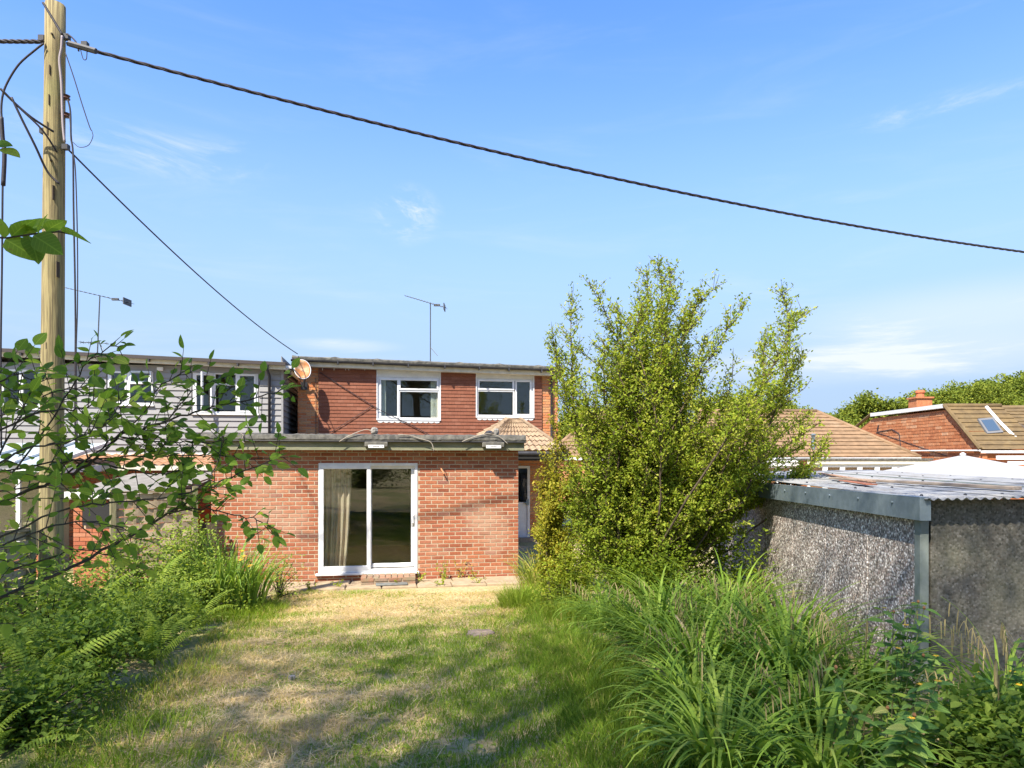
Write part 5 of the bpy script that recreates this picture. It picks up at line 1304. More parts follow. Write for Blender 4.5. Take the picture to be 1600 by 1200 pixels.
# ------------------------------------------------------------------ the leafy shrub in the middle
def shrub(name, label, cat, base, tips, mat, leaf, twig_n, per, spread, lo, hi, rad=.024, group=None, upward=.55):
    t = empty(name, label, cat, base, 0, group); b0 = np.array(base)
    g = G(); LP = []; LD = []; VA = []
    for (tip, ph) in tips:
        q = np.array(tip) - b0; side = rng.normal(size=3)*.08*np.linalg.norm(q); side[2] *= .3
        S0 = np.array([rng.normal()*.10, rng.normal()*.10, 0]); n = 14
        C = []
        for i in range(n+1):
            s = i/n; hxy = q[:2]*(s**1.35); C.append(np.array([S0[0]*(1-s)+hxy[0]+side[0]*math.sin(math.pi*s), S0[1]*(1-s)+hxy[1]+side[1]*math.sin(math.pi*s), q[2]*s**.88]) + (rng.normal(size=3)*.018 if 0 < i else 0))
        C = np.array(C); R0 = rad*rng.uniform(.5, .8); g.tube(C, [R0*(1-i/n)**.9 + .004 for i in range(n+1)], 6, cap=False)
        ln = np.linalg.norm(q); tn = rng.uniform(-.1,.1)
        for j in range(int(twig_n*ln)):
            s = ph + (1-ph)*rng.random()**.85; f_ = s*n; i0 = min(int(f_), n-1); p = C[i0] + (C[i0+1]-C[i0])*(f_-i0)
            ax = C[min(i0+1, n)] - C[i0]; ax /= np.linalg.norm(ax)+1e-9
            d = rnd_dir(1)[0]; d = d - ax*d.dot(ax)*.4; d[2] = abs(d[2])*.6 + .1; d = d/np.linalg.norm(d) + ax*upward; d /= np.linalg.norm(d)
            tl_ = spread*rng.uniform(.35, 1.1)*(1.05 - .70*s)
            e = p + d*tl_ + np.array([0,0,.06*tl_]); g.tube([p, p+d*tl_*.5, e], [.006*(1.2-s)+.002, .004, .0018], 3, cap=False)
            m_ = max(4, int(per*tl_/spread*1.2*(1.15 - .62*s*(p[2] > 1.9))))
            ss = rng.random(m_)**.8; LP.append(p + (e-p)*ss[:,None] + rng.normal(size=(m_,3))*.028); LD.append(d*.55 + rnd_dir(m_)); VA.append(np.full(m_, tn + rng.uniform(-.12,.12)))
        m_ = int(per*.8); ss = .72 + .28*rng.random(m_); idx = np.minimum((ss*n).astype(int), n-1)
        LP.append(C[idx] + (C[idx+1]-C[idx])*(ss*n-idx)[:,None] + rng.normal(size=(m_,3))*.022); LD.append(rnd_dir(m_)*.9 + np.array([0,0,.7])); VA.append(np.full(m_, tn))
    tr = g.ob('trunk', m_bark, t, smooth=True)
    P = np.concatenate(LP); D = np.concatenate(LD); A = np.concatenate(VA); n = len(P)
    V, F, k = leaves(P, D, rnd_dir(n)*.8 + np.array([0,-.1,.8]), leaf*(.4+1.0*rng.random(n)**1.3), leaf*.55*(.45+.85*rng.random(n)))
    np_mesh('crown', V, F, mat, t, np.repeat(np.clip(rng.uniform(lo, hi, n) + A, 0, 1), k))
    return t
rng = np.random.default_rng(40)
SY = 9.6; sb = (1.72, SY, float(gz(1.72, SY)))
def tipsof(l, Y, dy): return [(tuple(pp(x, y, Y + rng.uniform(-dy, dy))), ph) for x, y, ph in l]
TP = [(880,484,.42),(922,464,.5),(1027,424,.42),(1118,466,.45),(1226,474,.5),(1256,508,.5),(1258,554,.45),(1256,604,.45),(846,521,.5),(856,571,.42),(862,616,.4),(965,496,.4),(1072,496,.4),(1165,494,.45),(1195,526,.4),(1000,481,.4),
      (940,526,.35),(905,546,.35),(1040,526,.35),(1100,546,.35),(1145,566,.35),(1190,586,.35),(980,566,.3),(1020,586,.3),(1080,596,.3),(930,606,.3),(895,600,.3),(1215,610,.35),(1160,620,.3),(1120,610,.3),(1050,630,.25),(985,620,.25),(920,650,.25),(880,660,.25),
      (1275,668,.6),(1250,700,.55),(870,720,.25),(900,760,.2),(1130,720,.3),(1180,760,.35),(1090,760,.2),(1010,760,.15),(950,780,.15),(1060,700,.2),(985,690,.2),(1150,690,.3),(1120,810,.2),(900,820,.15),(1040,820,.1),(1200,740,.45),(1215,775,.5),(1165,800,.35),(1090,840,.1),(960,850,.1),
      (1000,720,.15),(930,710,.15),(1100,660,.25),(960,740,.12),(1050,750,.12),(870,790,.2),(1140,770,.25),(1075,800,.15),
      (1290,690,.6),(1262,650,.6),(1235,720,.5),(1262,735,.6),(1215,700,.45),(1190,680,.4),(1170,720,.4),(1225,660,.5),(1130,860,.1),(1160,830,.2),(1062,470,.4),(1090,485,.4),(1105,520,.35),(1075,550,.3),(1050,440,.45),(1010,440,.45)]
for _ in range(34):      # more shoots of middling height, so the crown has no gaps
    a_ = rng.uniform(0, 6.28); q_ = math.sqrt(rng.random()); TP.append((1055 + 175*q_*math.cos(a_), 600 + 120*q_*math.sin(a_), .3))
for _ in range(26):      # and low bushy ones that hide the stems
    a_ = rng.uniform(0, 6.28); q_ = math.sqrt(rng.random()); TP.append((1020 + 160*q_*math.cos(a_), 745 + 95*q_*math.sin(a_), .12))
TP = [(x_ + 14 if x_ < 900 else x_, y_ - (18 if y_ < 520 else 0), s_) for x_, y_, s_ in TP]
shrub('leafy_shrub', 'tall many stemmed leafy green shrub between the house and garage', 'shrub', sb, tipsof(TP, SY, .8), L_shrub, .048, 21, 48, .60, .10, 1.0)
YT = [(840,655,.3),(832,712,.3),(848,740,.25),(862,690,.3),(838,770,.25),(855,800,.2),(880,760,.2),(846,835,.2),(872,850,.15),(835,800,.3),(895,720,.25),(868,820,.1)]
YT = [(x_ + (20 if x_ < 850 else 6), y_, s_) for x_, y_, s_ in YT]
shrub('golden_shrub', 'yellow leaved shrub at left front of the tall leafy shrub', 'shrub', (.75, 10.3, float(gz(.75, 10.3))), tipsof(YT, 10.3, .35), L_yellow, .044, 30, 52, .33, .0, .8, .018, upward=.3)
mound('low_bush', 'sunlit yellow green leafy bush below the golden shrub', 'bush', (.85, 9.85), (.55,.5,.85), 3800, .045, L_shrub, .35, 1.0)
mound('low_bush', 'green leafy undergrowth at foot of the tall shrub', 'bush', (1.75, 9.0), (.75,.6,1.0), 5200, .05, L_shrub, .0, .6)
mound('low_bush', 'dark leafy undergrowth at the far garage corner', 'bush', (2.75, 9.6), (.75,.7,1.55), 6500, .05, L_shrub, .0, .5)
mound('low_bush', 'small leafy weeds with pale flowers between sedges and grass', 'bush', (1.3, 7.6), (.45,.5,.6), 1500, .035, L_hedge, .3, 1.0)
mound('low_bush', 'dark bush filling the gap between house and shrub', 'bush', (1.3, 12.3), (.7,.8,1.5), 4200, .06, L_shrub, .1, .7)

rng = np.random.default_rng(41)
# ------------------------------------------------------------------ hypericum, bottom right: every big leaf its own piece
def leaf_unit(name, mat, n=6, w=.55, curl=.14, fold=.10):
    """a broad pointed leaf of unit length along +x, cupped and curved"""
    g = G()
    for i in range(n+1):
        s = i/n; hw2 = w/2*math.sin(math.pi*min(1, s**.8))**.75*(1-.12*s) if 0 < s < 1 else .008
        z = -curl*s*s
        g.v += [(s, -hw2, z+fold*hw2*2), (s, 0, z), (s, hw2, z+fold*hw2*2)]
    g.f = [(i*3+k, i*3+3+k, i*3+4+k, i*3+1+k) for i in range(n) for k in (0, 1)]
    me = g.me(name, True); me.materials.append(mat); return me
L_hyp = leafmat('hypericum leaf', [(0,(0.085,0.18,0.04)),(.5,(0.14,0.255,0.05)),(.9,(0.21,0.33,0.07)),(1,(0.34,0.36,0.1))], .4, .4, .4, attr=False, veins=True)
hyp_me = [leaf_unit('leaf', L_hyp, 6, .58, .16), leaf_unit('leaf', L_hyp, 6, .5, .3, .16)]
def place_leaf(me, parent, p, d, up, L, wr=1.0, name='leaf'):
    d = Vector(d).normalized(); u = Vector(up); s = u.cross(d)
    if s.length < 1e-4: s = Vector((1,0,0))
    s.normalize(); u = d.cross(s)
    o = link(name, me, None, parent)
    o.matrix_local = Matrix.Translation(Vector(p)) @ Matrix((d, s, u)).transposed().to_4x4() @ Matrix.Diagonal((L, L*wr, L, 1))
    return o
def petals(g, p, r, n=5):
    for k in range(n):
        a = 2*math.pi*k/n + .3; c, s = math.cos(a), math.sin(a)
        g.add([p, p + Vector((c*r*.6 - s*r*.35, s*r*.6 + c*r*.35, r*.22)), p + Vector((c*r, s*r, r*.25)), p + Vector((c*r*.6 + s*r*.35, s*r*.6 - c*r*.35, r*.22))], [(0,1,2,3)])
def hypericum(label, cx, cy, nst, H, spread, fl):
    z0 = float(gz(cx, cy)); t = empty('hypericum', label, 'hypericum', (cx, cy, z0), 0, 'broad leaved yellow flowered plants on the right bank'); g = G(); fg = G(); bg2 = G()
    for i in range(nst):
        a = rng.uniform(0, 6.28); tp = Vector((math.cos(a)*spread*rng.uniform(.2,1), math.sin(a)*spread*rng.uniform(.2,1), H*rng.uniform(.6,1.1))); b = Vector((tp.x*.2, tp.y*.2, 0))
        g.tube([b, b.lerp(tp, .55) + Vector((0,0,.05)), tp], [.005,.004,.0025], 4)
        for j in range(7):
            s = .34 + .66*j/6; p = b.lerp(tp, s) + Vector((0,0,.05*math.sin(math.pi*s))); aa = a + j*1.57 + rng.normal()*.2
            for sg in (0, math.pi):
                d = Vector((math.cos(aa+sg), math.sin(aa+sg), rng.uniform(-.15,.35))); place_leaf(hyp_me[rng.integers(2)], t, p, d, (rng.normal()*.25, rng.normal()*.25-.1, 1), rng.uniform(.085,.15)*(1.1-.35*s), rng.uniform(.85,1.15))
        if i < fl: petals(fg, tp + Vector((0,-.01,.02)), rng.uniform(.018,.028))
        elif i < fl*2: bg2.lathe([(.004,-.012),(.011,0),(.006,.012)], tp + Vector((0,0,.01)), 6)
    g.ob('stems', m_stalk, t)
    if fg.v: tag(fg.ob('flowers', m_flower, t), kind='stuff')
    if bg2.v: tag(bg2.ob('seed_heads', M('brown seed head', (.25,.12,.05), rough=.8), t), kind='stuff')
hypericum('broad leaved plant with yellow flowers at the bottom edge before the sedges', 1.98, 3.75, 9, .62, .34, 5)
hypericum('taller broad leaved plant with yellow flowers at foot of the garage corner', 2.55, 4.75, 9, .85, .36, 5)
hypericum('broad leaved plant with few yellow flowers under the dark garage end', 2.95, 4.55, 8, .62, .42, 4)
mound('ground_leaves', 'dense dark leaf cover in the bottom right corner', 'ground cover', (2.55, 4.0), (.75,.55,.42), 2600, .07, L_hedge, .1, .7)

rng = np.random.default_rng(42)
# ------------------------------------------------------------------ ferns
def frond_mesh(npin=26, L=1.0, W=.34):
    g = G()
    for i in range(npin):
        s = .12 + .88*i/(npin-1); x = s; z = .38*math.sin(min(s,1)*1.9) - .18*s*s; w = W/2*(math.sin(math.pi*min(1, s*.88+.10))**.8)*(1-.35*s) + .012
        for sg in (-1, 1):
            nq = 6; pl = w*rng.uniform(.85, 1.1)
            for j in range(nq):
                t0, t1 = j/nq, (j+.9)/nq; ww = .0145*(1-.6*(j/nq))*rng.uniform(.8,1.15)
                y0, y1 = sg*pl*t0, sg*pl*t1; fx0, fx1 = x + .10*pl*t0*2, x + .10*pl*t1*2
                zz0, zz1 = z - .25*pl*t0**2*2, z - .25*pl*t1**2*2
                g.add([(fx0-ww, y0, zz0), (fx0+ww, y0, zz0), (fx1+ww*.75, y1, zz1), (fx1-ww*.75, y1, zz1)], [(0,1,2,3)])
    for i in range(10):
        s0, s1 = i/10, (i+1)/10; z = lambda s: .38*math.sin(min(s,1)*1.9) - .18*s*s
        g.add([(s0,-.006*(1-s0),z(s0)), (s0,.006*(1-s0),z(s0)), (s1,.006*(1-s1)+.001,z(s1)), (s1,-.006*(1-s1)-.001,z(s1))], [(0,1,2,3)])
    me = g.me('frond'); me.materials.append(L_fern); return me
FR = [frond_mesh(27), frond_mesh(30, W=.28), frond_mesh(25, W=.42)]
def fern(label, cx, cy, n, L, dz=0):
    t = empty('fern', label, 'fern', (cx, cy, float(gz(cx, cy))+dz), 0, 'ferns in the left bed')
    for i in range(n):
        o = link('frond', FR[rng.integers(3)], None, t); s = L*rng.uniform(.5, 1.0)
        o.rotation_euler = (rng.normal()*.15, R(rng.uniform(-55, -8)), 2*math.pi*i/n + rng.normal()*.35); o.scale = (s, s, s)
FERN = [(-3.0, 3.95, 15, .55, 'brightly lit fern in the bottom left corner of the bed'), (-3.45, 5.1, 13, .85, 'dark fern clump in left bed behind the bottom corner fern'),
        (-3.35, 6.6, 13, .80, 'fern clump with fronds reaching over the lawn edge'), (-4.1, 6.3, 13, .95, 'tall shaded fern beneath the hanging branches'),
        (-4.3, 7.7, 13, .95, 'sunlit fern clump before the foot of the utility pole'), (-4.75, 9.2, 14, 1.0, 'bright tall fern just left of the yellow irises'),
        (-4.55, 10.6, 13, 1.15, 'tall pale green fern rising against the woven fence'), (-5.0, 8.3, 12, 1.0, 'fern clump crowding round the utility pole'),
        (-3.75, 8.3, 11, .75, 'low fern between the irises and lawn edge'), (-4.9, 5.6, 12, 1.0, 'shaded fern near the left edge of the photo')]
for (cx, cy, n, L_, lb) in FERN: fern(lb, cx, cy, n, L_)
BUSH = [((-3.75, 7.2), (.7,.8,.6), 3800, .05, .2, .9, 'light leafy weeds spreading at the middle of left bed edge'), ((-4.9, 10.6), (.8,.6,1.15), 3800, .055, .4, 1.0, 'tall pale leafy mass below the woven fence'),
        ((-3.6, 5.9), (.7,.7,.62), 3200, .06, .0, .6, 'dark bramble mound at the middle of left bed'),
        ((-4.6, 7.0), (.9,.8,.85), 4200, .06, .1, .75, 'bramble mound under the hanging branches'),
        ((-3.2, 4.7), (.55,.6,.45), 2400, .055, .0, .55, 'low dark nettles along the lower left lawn edge'),
        ((-5.2, 9.6), (.8,.8,1.0), 4000, .055, .3, 1.0, 'light green leafy mass against the woven fence'),
        ((-4.35, 9.9), (.7,.7,.75), 3400, .05, .35, 1.0, 'sunlit leafy mass behind the irises'),
        ((-4.2, 8.6), (.65,.6,.62), 3000, .05, .3, .95, 'bright leafy weeds before the irises'),
        ((-6.0, 7.6), (.9,1.0,1.35), 4200, .06, .1, .7, 'leafy bush left of the utility pole'),
        ((-5.5, 5.8), (.9,.9,1.2), 3800, .06, .0, .6, 'dark leafy bush at the left edge'),
        ((-4.0, 4.4), (.9,.7,.75), 3600, .06, .0, .5, 'dark leafy mound in the lower left corner')]
for (c, r, n, L_, lo, hi, lb) in BUSH: mound('leafy_mound', lb, 'bush', c, r, n, L_, L_hedge, lo, hi, 22, 'bushes in the left bed')
# ---- irises
ix, iy = -4.15, 10.15
t = empty('iris_clump', 'clump of yellow flag irises with arching sword leaves by the brick wall', 'irises', (ix, iy, float(gz(ix, iy))))
n = 330; r = np.sqrt(rng.random(n)); a = rng.uniform(0, 6.28, n)
V, F, k = strips(np.stack([.55*r*np.cos(a), .40*r*np.sin(a), np.full(n,-.02)], -1), a + rng.normal(0,.5,n), rng.uniform(.7,1.3,n), .028+.018*rng.random(n), rng.uniform(0,.35,n), rng.uniform(.6,2.6,n), 8, 2.2, .95, rng.uniform(-.5,.5,n))
np_mesh('leaves', V, F, L_iris, t, np.repeat(rng.random(n), k))
g = G(); fg = G()
for (x, y) in ((283,862),(291,868),(318,882),(378,862),(382,870),(376,876),(390,885)):
    q = pp(x, y, iy + rng.uniform(-.25,.1)) - t.location; g.tube([(q.x*.8, q.y*.8, 0), (q.x*.95, q.y*.95, q.z*.6), q], [.006,.005,.004], 4)
    for k in range(2): petals(fg, q + Vector((rng.normal()*.01, rng.normal()*.01, k*.02-.01)), .045, 4)
g.ob('flower_stems', m_stalk, t); tag(fg.ob('flowers', m_flower, t), kind='stuff')
t = mound('rusty_shrub', 'small orange flowering shrub between the irises and brick wall', 'shrub', (-3.75, 11.3), (.42,.4,.70), 700, .04, L_hedge, .5, 1.0)
fg = G()
for _ in range(46):
    p = Vector((rng.normal()*.24, rng.normal()*.22, rng.uniform(.15,.75))); petals(fg, p, .022, 4)
fg.ob('orange_flowers', M('orange petal', (.55,.20,.03), (.40,.12,.03), 15, .7), t)
# dead brown stems and low weeds along the wall foot and paving
def weed(label, px, py, v, h, n, mat=None, flowers=False):
    u, _ = hu(px, py, v); p = hw(u, v, .02); t = empty('weed', label, 'weed', p, 0, 'weeds along the foot of the wall'); g = G(); P = []; D = []
    for i in range(max(3, n//9)):
        e = Vector((rng.normal()*.10, rng.normal()*.05-.03, h*rng.uniform(.6,1.1))); g.tube([(0,0,0), e*.5, e], [.004,.003,.002], 3)
        s = rng.random(9); P.append(np.array(e)[None]*s[:,None]); D.append(rnd_dir(9))
    P = np.concatenate(P); D = np.concatenate(D); k_ = len(P)
    g.ob('stems', m_stalk, t); V, F, k = leaves(P, D, rnd_dir(k_)*.5+np.array([0,0,1.]), rng.uniform(.03,.07,k_), rng.uniform(.015,.03,k_)); np_mesh('leaves', V, F, mat or L_shrub, t, np.repeat(rng.uniform(.3,1,k_), k))
weed('leafy green weed against the brick wall right of the patio door', 695, 902, -.12, .36, 70)
weed('reddish spindly weed beside the green weed at the wall', 716, 898, -.10, .45, 40, L_yellow)
weed('small yellowish weed at the wall foot right of the spindly weed', 741, 900, -.10, .22, 30, L_yellow)
weed('weed growing out of the brick step', 618, 915, -.5, .10, 60)
weed('tiny weed at right end of the brick step', 655, 905, -.3, .20, 36)
weed('little weed where the left paving meets the lawn', 482, 940, -.85, .16, 50)
weed('low weed in the paving joint left of the step', 530, 930, -.6, .12, 36)
weed('weed at the left wall foot near the irises', 440, 925, -.3, .16, 46)
weed('small weed in the paving near the extension corner', 745, 925, -.7, .16, 40)
weed('thin weed on the paving in front of the right wall', 690, 930, -.75, .12, 40)
# flat things lying in the lawn
def flat(label, px, py, r, mat, seed):
    d = Vector(((px-800)/FPX, 1, (720-py)/FPX)); Y = 8.0
    for _ in range(20): Y = (EYE - float(gz(d.x*Y, Y)))/-d.z
    r2 = np.random.default_rng(seed); n = 14; g = G(); top = []; bot = []
    for k in range(n):
        a = 2*math.pi*k/n; q = r*(.8+.35*r2.random()); top.append((q*.9*math.cos(a), q*.9*math.sin(a), .035)); bot.append((q*math.cos(a), q*math.sin(a), -.02))
    g.v = bot+top; g.f = [tuple(range(n, 2*n))] + [(k, (k+1) % n, n+(k+1) % n, n+k) for k in range(n)]
    o = g.ob('flat_stone', mat, None); o.location = (d.x*Y, Y, float(gz(d.x*Y, Y))); tag(o, label, 'stone')
flat('worn tree stump or flat stone sunk in the lawn before the right paving', 750, 992, .17, M('grey brown worn wood', (.26,.2,.15), (.17,.13,.1), 12, .95, .1, .5), 4)
flat('tiny dark stone lying in the lawn left of centre', 456, 1062, .035, m_stone, 6)

rng = np.random.default_rng(43)
# ------------------------------------------------------------------ hanging branches in the left foreground
front_me = [leaf_unit('leaf', L_front, 6, .62, .10, .12), leaf_unit('leaf', L_front, 6, .70, .22, .05), leaf_unit('leaf', L_front, 6, .55, .02, .2)]
fb = empty('overhanging_branches', 'thin branches with rounded green leaves hanging in from the left', 'branches', (-3.2, 2.2, float(gz(-3.2, 2.2))))
o_ = Vector(fb.location)
BRN = [[(-90,985,2.1),(0,937,2.2),(162,859,2.4),(264,802,2.5),(312,775,2.6),(360,745,2.65),(430,716,2.7)],
       [(264,802,2.5),(300,795,2.55),(345,800,2.6),(400,812,2.65),(425,826,2.7)],
       [(-60,815,2.3),(31,771,2.4),(99,747,2.5),(144,722,2.5),(186,681,2.6),(221,671,2.65),(295,648,2.7),(350,632,2.75),(400,622,2.8),(452,606,2.85)],
       [(-60,800,2.2),(10,690,2.3),(45,620,2.4),(75,590,2.45)],
       [(20,740,2.5),(80,655,2.55),(130,575,2.6),(162,548,2.6),(192,540,2.6)],
       [(99,747,2.5),(160,700,2.55),(220,650,2.6),(255,600,2.6),(300,580,2.6)],
       [(221,671,2.65),(262,655,2.7),(300,612,2.75),(345,590,2.8)],
       [(-60,870,2.2),(90,800,2.3),(190,785,2.4),(290,770,2.5),(330,745,2.55),(345,700,2.6),(350,680,2.6)],
       [(-60,700,2.1),(60,645,2.2),(120,640,2.3),(160,628,2.3),(200,640,2.3)],
       [(-60,745,2.4),(80,725,2.5),(180,715,2.6),(260,712,2.6),(330,712,2.7),(395,716,2.7),(450,714,2.7)],
       [(-60,620,2.2),(-10,600,2.3),(25,585,2.3),(60,600,2.4)],
       [(-60,760,2.0),(40,700,2.1),(110,690,2.2),(165,660,2.2),(190,625,2.3)],
       [(-60,880,2.0),(60,830,2.1),(140,815,2.2),(210,830,2.3)],
       [(-60,920,2.3),(50,880,2.4),(120,860,2.5),(190,870,2.6)],
       [(144,722,2.5),(200,735,2.55),(250,740,2.6),(290,735,2.6)],
       [(186,681,2.6),(240,690,2.65),(300,690,2.7),(340,700,2.7)],
       [(-60,665,2.5),(30,640,2.6),(90,610,2.6),(140,605,2.6)],
       [(-60,780,2.6),(60,760,2.7),(150,770,2.7),(240,765,2.7)]]
spots = []
g = G()
for bi, br_ in enumerate(BRN):
    g = G()
    Pq = [pp(*q) - o_ for q in br_]; n = len(Pq); Q = []
    for i in range(n-1):
        p0, p1, p2, p3 = Pq[max(i-1,0)], Pq[i], Pq[i+1], Pq[min(i+2,n-1)]
        for k in range(6):
            tt = k/6; Q.append(0.5*((2*p1)+(p2-p0)*tt+(2*p0-5*p1+4*p2-p3)*tt*tt+(3*p1-p0-3*p2+p3)*tt**3) + Vector(rng.normal(size=3)*.003))
    Q.append(Pq[-1]); m_ = len(Q); r0_ = .0062 if bi in (0, 2) else .0030
    g.tube(Q, [r0_*(1-.8*i/m_)+.0008 for i in range(m_)], 6, cap=False)
    for i in range(2, m_-1):
        if rng.random() > .85: continue
        p = Q[i]; ax = (Q[i+1]-Q[i-1]).normalized(); d = Vector(rnd_dir(1)[0]); d.y *= .6; d = (d - ax*d.dot(ax)*.5).normalized()*.9 + ax*.6 + Vector((0,0,.12)); d.normalize()
        tl_ = rng.uniform(.05, .19)*(1.1-.5*i/m_); e = p + d*tl_; g.tube([p, p+d*tl_*.5, e], [.0018,.0014,.0009], 4, cap=False)
        nl = max(2, int(tl_/.028))
        for j in range(nl):
            s = (j+1)/nl; q = p + d*tl_*s; sd_ = d.cross(Vector((0,0,1))).normalized()*(1 if j % 2 else -1)
            dd = d*.5 + sd_*.9 + Vector(rng.normal(size=3)*.3) if j < nl-1 else d + Vector(rng.normal(size=3)*.2)
            spots.append((q, dd, rng.uniform(.030,.058)))
    spots.append((Q[-1], ax, .05)); g.ob('branch', m_twig, fb, smooth=True)
# close leaves at the upper left
for pts in ([(-30,370,1.6),(10,372,1.6),(50,366,1.6),(92,362,1.62),(120,368,1.62)], [(-30,228,1.6),(-5,232,1.6),(4,236,1.6)]):
    G().tube([pp(*q)-o_ for q in pts], .0022, 5).ob('branch', m_twig, fb, smooth=True)
for (x0, y0, x1, y1, Y) in ((8,372,-2,342,1.6),(18,370,48,338,1.6),(30,368,70,340,1.62),(60,366,70,336,1.6),(72,362,98,340,1.6),(8,374,52,396,1.6),(44,368,62,402,1.6),(52,368,88,388,1.58),(96,361,138,378,1.62),(2,232,26,238,1.6),(-12,226,12,222,1.6),(60,362,20,352,1.61)):
    a, b = pp(x0, y0, Y)-o_, pp(x1, y1, Y-.01)-o_; spots.append((a, b-a, (b-a).length*1.12))
rest = []
for i, (q, d, L_) in enumerate(sorted(spots, key=lambda s: -s[2])):
    d = Vector(d).normalized(); up = Vector((rng.normal()*.5, -.6+rng.normal()*.5, .8))
    if i < 300: place_leaf(front_me[rng.integers(3)], fb, q, d, up, L_, rng.uniform(.85,1.15))
    else:
        s = up.cross(d).normalized(); u = d.cross(s); me = front_me[rng.integers(3)]
        rest.append(np.array([[*(q + d*v.co.x*L_ + s*v.co.y*L_ + u*v.co.z*L_)] for v in me.vertices]))
if rest:
    nf = np.array([p.vertices[:] for p in front_me[0].polygons]); nv = len(front_me[0].vertices)
    tag(np_mesh('small_leaves', np.concatenate(rest), np.concatenate([nf + nv*i for i in range(len(rest))]), L_front, fb, smooth=True), kind='stuff')
print('front leaves', len(spots))

# ------------------------------------------------------------------ tall trees behind the camera: they shade the lawn and show in the panes
def tree(label, x, y, h, cr, trunk_r, n, leaf, mat, seed, name='tree', group=None, cz=.70, flat=.8, clumps=46, sd=.19):
    r2 = np.random.default_rng(seed); z0 = float(gz(x, y)) if y < 60 else 0
    t = empty(name, label, 'tree', (x, y, z0), 0, group); g = G(); c = np.array([0,0,h*cz])
    g.tube([(0,0,-.2),(.1,.05,h*.25),(-.05,.1,h*.5),(.05,0,h*.8)], [trunk_r*1.3, trunk_r, trunk_r*.7, trunk_r*.2], 10)
    d = r2.normal(size=(clumps,3)); d /= np.linalg.norm(d, axis=1, keepdims=True); C = c + d*np.array([cr,cr,cr*flat])*(r2.random((clumps,1))**.4 if clumps > 100 else .55+.45*r2.random((clumps,1)))
    for q in C[:26]: g.tube([(0,0,h*.35+.2*(q[2]-h*.35)), tuple(q*.6+np.array([0,0,h*.15])), tuple(q)], [trunk_r*.35, trunk_r*.15, .02], 5, cap=False)
    g.ob('trunk', m_bark, t, smooth=True)
    per = n//clumps; P = np.repeat(C, per, 0) + r2.normal(size=(per*clumps,3))*cr*sd*np.array([1,1,.75])
    if clumps > 100: P = P[(P[:,2] > 4.6) & (P[:,1] + y < 3.2)]
    m_ = len(P)
    V, F, k = leaves(P, r2.normal(size=(m_,3)), r2.normal(size=(m_,3))*.6+np.array([0,0,1.]), leaf*(.6+.8*r2.random(m_)), leaf*.65*(.6+.8*r2.random(m_)))
    np_mesh('crown', V, F, mat, t, np.repeat(np.clip(.5+.5*r2.normal(size=m_)*.5, 0, 1), k))
    return t
SHADE = [(-3.7,-1.2,12,4.1), (1.6,-1.7,13,4.4), (-8.6,-1.4,11.5,3.4), (4.0,-3.5,11,4.0)]
LB = ['tall broadleaf tree behind the camera, shading the middle lawn', 'tall broadleaf tree behind the camera, shading the right bank', 'broadleaf tree behind the camera to the left, shading the ferns', 'broadleaf tree behind the camera to the right, shading the garage end', 'lower broadleaf tree far behind the camera']
for i, (x, y, h, cr) in enumerate(SHADE): tree(LB[i], x, y, h, cr, .22, 13200, .095, L_oak, 100+i, 'shade_tree', 'trees at the upper end of the garden', .72, .85, 150, .26)
for i, (x, lb) in enumerate(((-7,'hedge bush behind the camera at left'),(-3.5,'hedge bush behind the camera near left'),(0,'hedge bush behind the camera in the middle'),(3.5,'hedge bush behind the camera near right'),(7,'hedge bush behind the camera at right'))):
    mound('hedge_bush', lb, 'bush', (x, -9.5), (2.1,1.2,2.0), 3500, .14, L_oak, .1, .9, 20, 'hedge at the upper end of the garden')

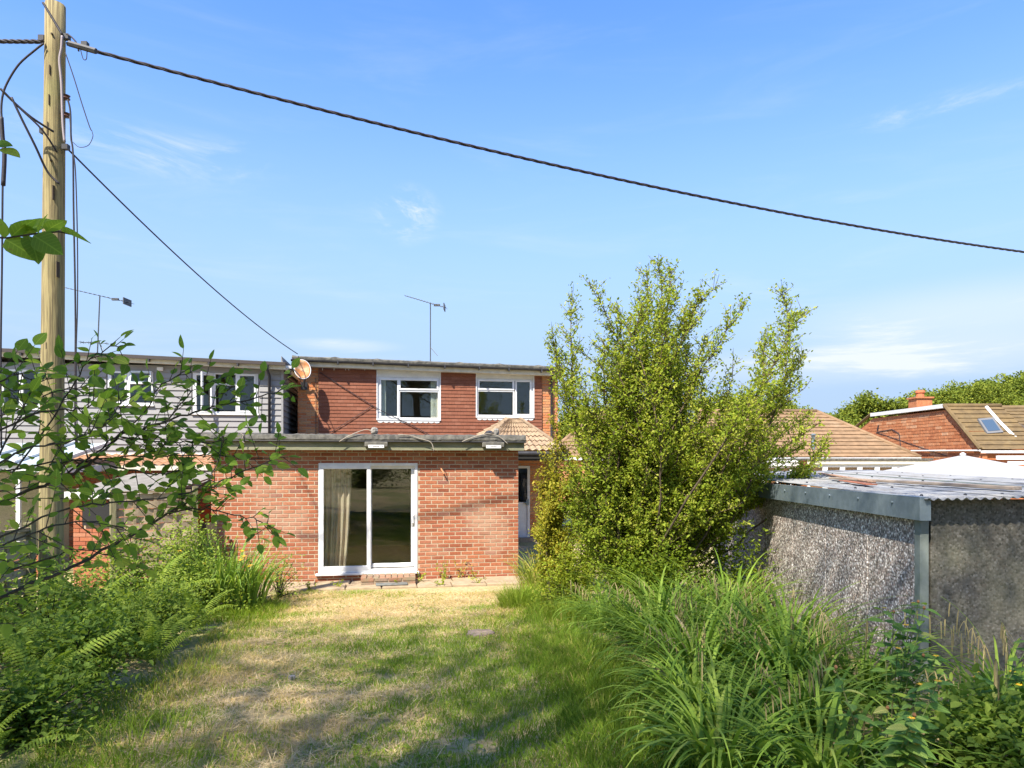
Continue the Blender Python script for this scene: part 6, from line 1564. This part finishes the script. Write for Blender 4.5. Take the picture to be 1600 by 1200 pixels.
# ------------------------------------------------------------------ trees beyond and the wooded hill
FT = [(1362,652,612,58,2.6,'dark round tree behind the brick gable, left of the chimney'), (1312,690,640,52,2.2,'green tree between the two brown roofs'), (1285,680,648,60,2.4,'low bright green tree behind the hipped roof end'),
      (1192,660,616,70,3.6,'leafy tree rising behind the brown hipped roof'), (1120,660,610,75,4.0,'tree behind the brown ridge, mostly hidden by the shrub'), (910,690,640,48,2.0,'tree behind the shrub beside the tiled house'), (1455,650,606,66,3.2,'broad tree behind the chimney of the gabled house'), (1535,650,592,85,4.2,'tall tree behind the rooflight roof below the wooded hill'), (1235,665,630,95,2.5,'small distant grey green tree on the skyline')]
for i, (px, yb, yt, Y, cr, lb) in enumerate(FT):
    X = (px-800)/FPX*Y; sd_t = .13; top = EYE + (720-yt)/FPX*Y; t = tree(lb, X, Y, top/ (.70+.8*cr/max(top, 1)*.95) if False else top - .2, cr, .14, 17000, .24 if Y > 55 else .2, L_far, 200+i, 'garden_tree', 'trees beyond the houses', 1 - cr*.95/(top), .85, 60, .15)
hx = np.linspace(-60, 420, 60); hy = np.linspace(95, 420, 40)
def hill_z(x, y): 
    k = np.clip((x/np.maximum(y, 1) - .42)/.30, 0, 1.8); ridge = np.clip((y-90)/90, 0, 1)
    return -1 + ridge*(8.6 + 12.8*k**.8)*np.where(y > 180, 1 + (y-180)/500, 1)
XX, YY = np.meshgrid(hx, hy); ZZ = hill_z(XX, YY)
ii = np.arange(XX.size).reshape(XX.shape); F = np.stack([ii[:-1,:-1], ii[:-1,1:], ii[1:,1:], ii[1:,:-1]], -1).reshape(-1,4)
tag(np_mesh('hill', np.stack([XX,YY,ZZ],-1), F, M('wooded slope', (.06,.09,.02), (.04,.06,.015), .2, 1), smooth=True), kind='structure')
nc = 760; cx = rng.uniform(-20, 300, nc); cy = 100 + 110*rng.random(nc)
P = []; A = []
for x, y in zip(cx, cy):
    r = rng.uniform(2.4, 4.4); z = hill_z(x, y); m_ = 340
    d = rnd_dir(m_); d[:,2] = np.abs(d[:,2]); d[:,1] = -np.abs(d[:,1])*.9 + .1*d[:,1]
    P.append(np.array([x, y, z+r*.35]) + d*np.array([r,r,r*.95])*(.82+.25*rng.random((m_,1)))); A.append(np.clip(rng.uniform(.15,.75)+rng.normal(size=m_)*.14, 0, 1))
P = np.concatenate(P); A = np.concatenate(A); m_ = len(P)
V, F, k = leaves(P, rnd_dir(m_), rnd_dir(m_)*.7+np.array([0,-.3,.8]), rng.uniform(.35,.75,m_), rng.uniform(.28,.55,m_))
tag(np_mesh('wood', V, F, L_far, var=np.repeat(A, k)), 'broadleaf woodland covering the hillside beyond the houses', 'woodland', kind='stuff')
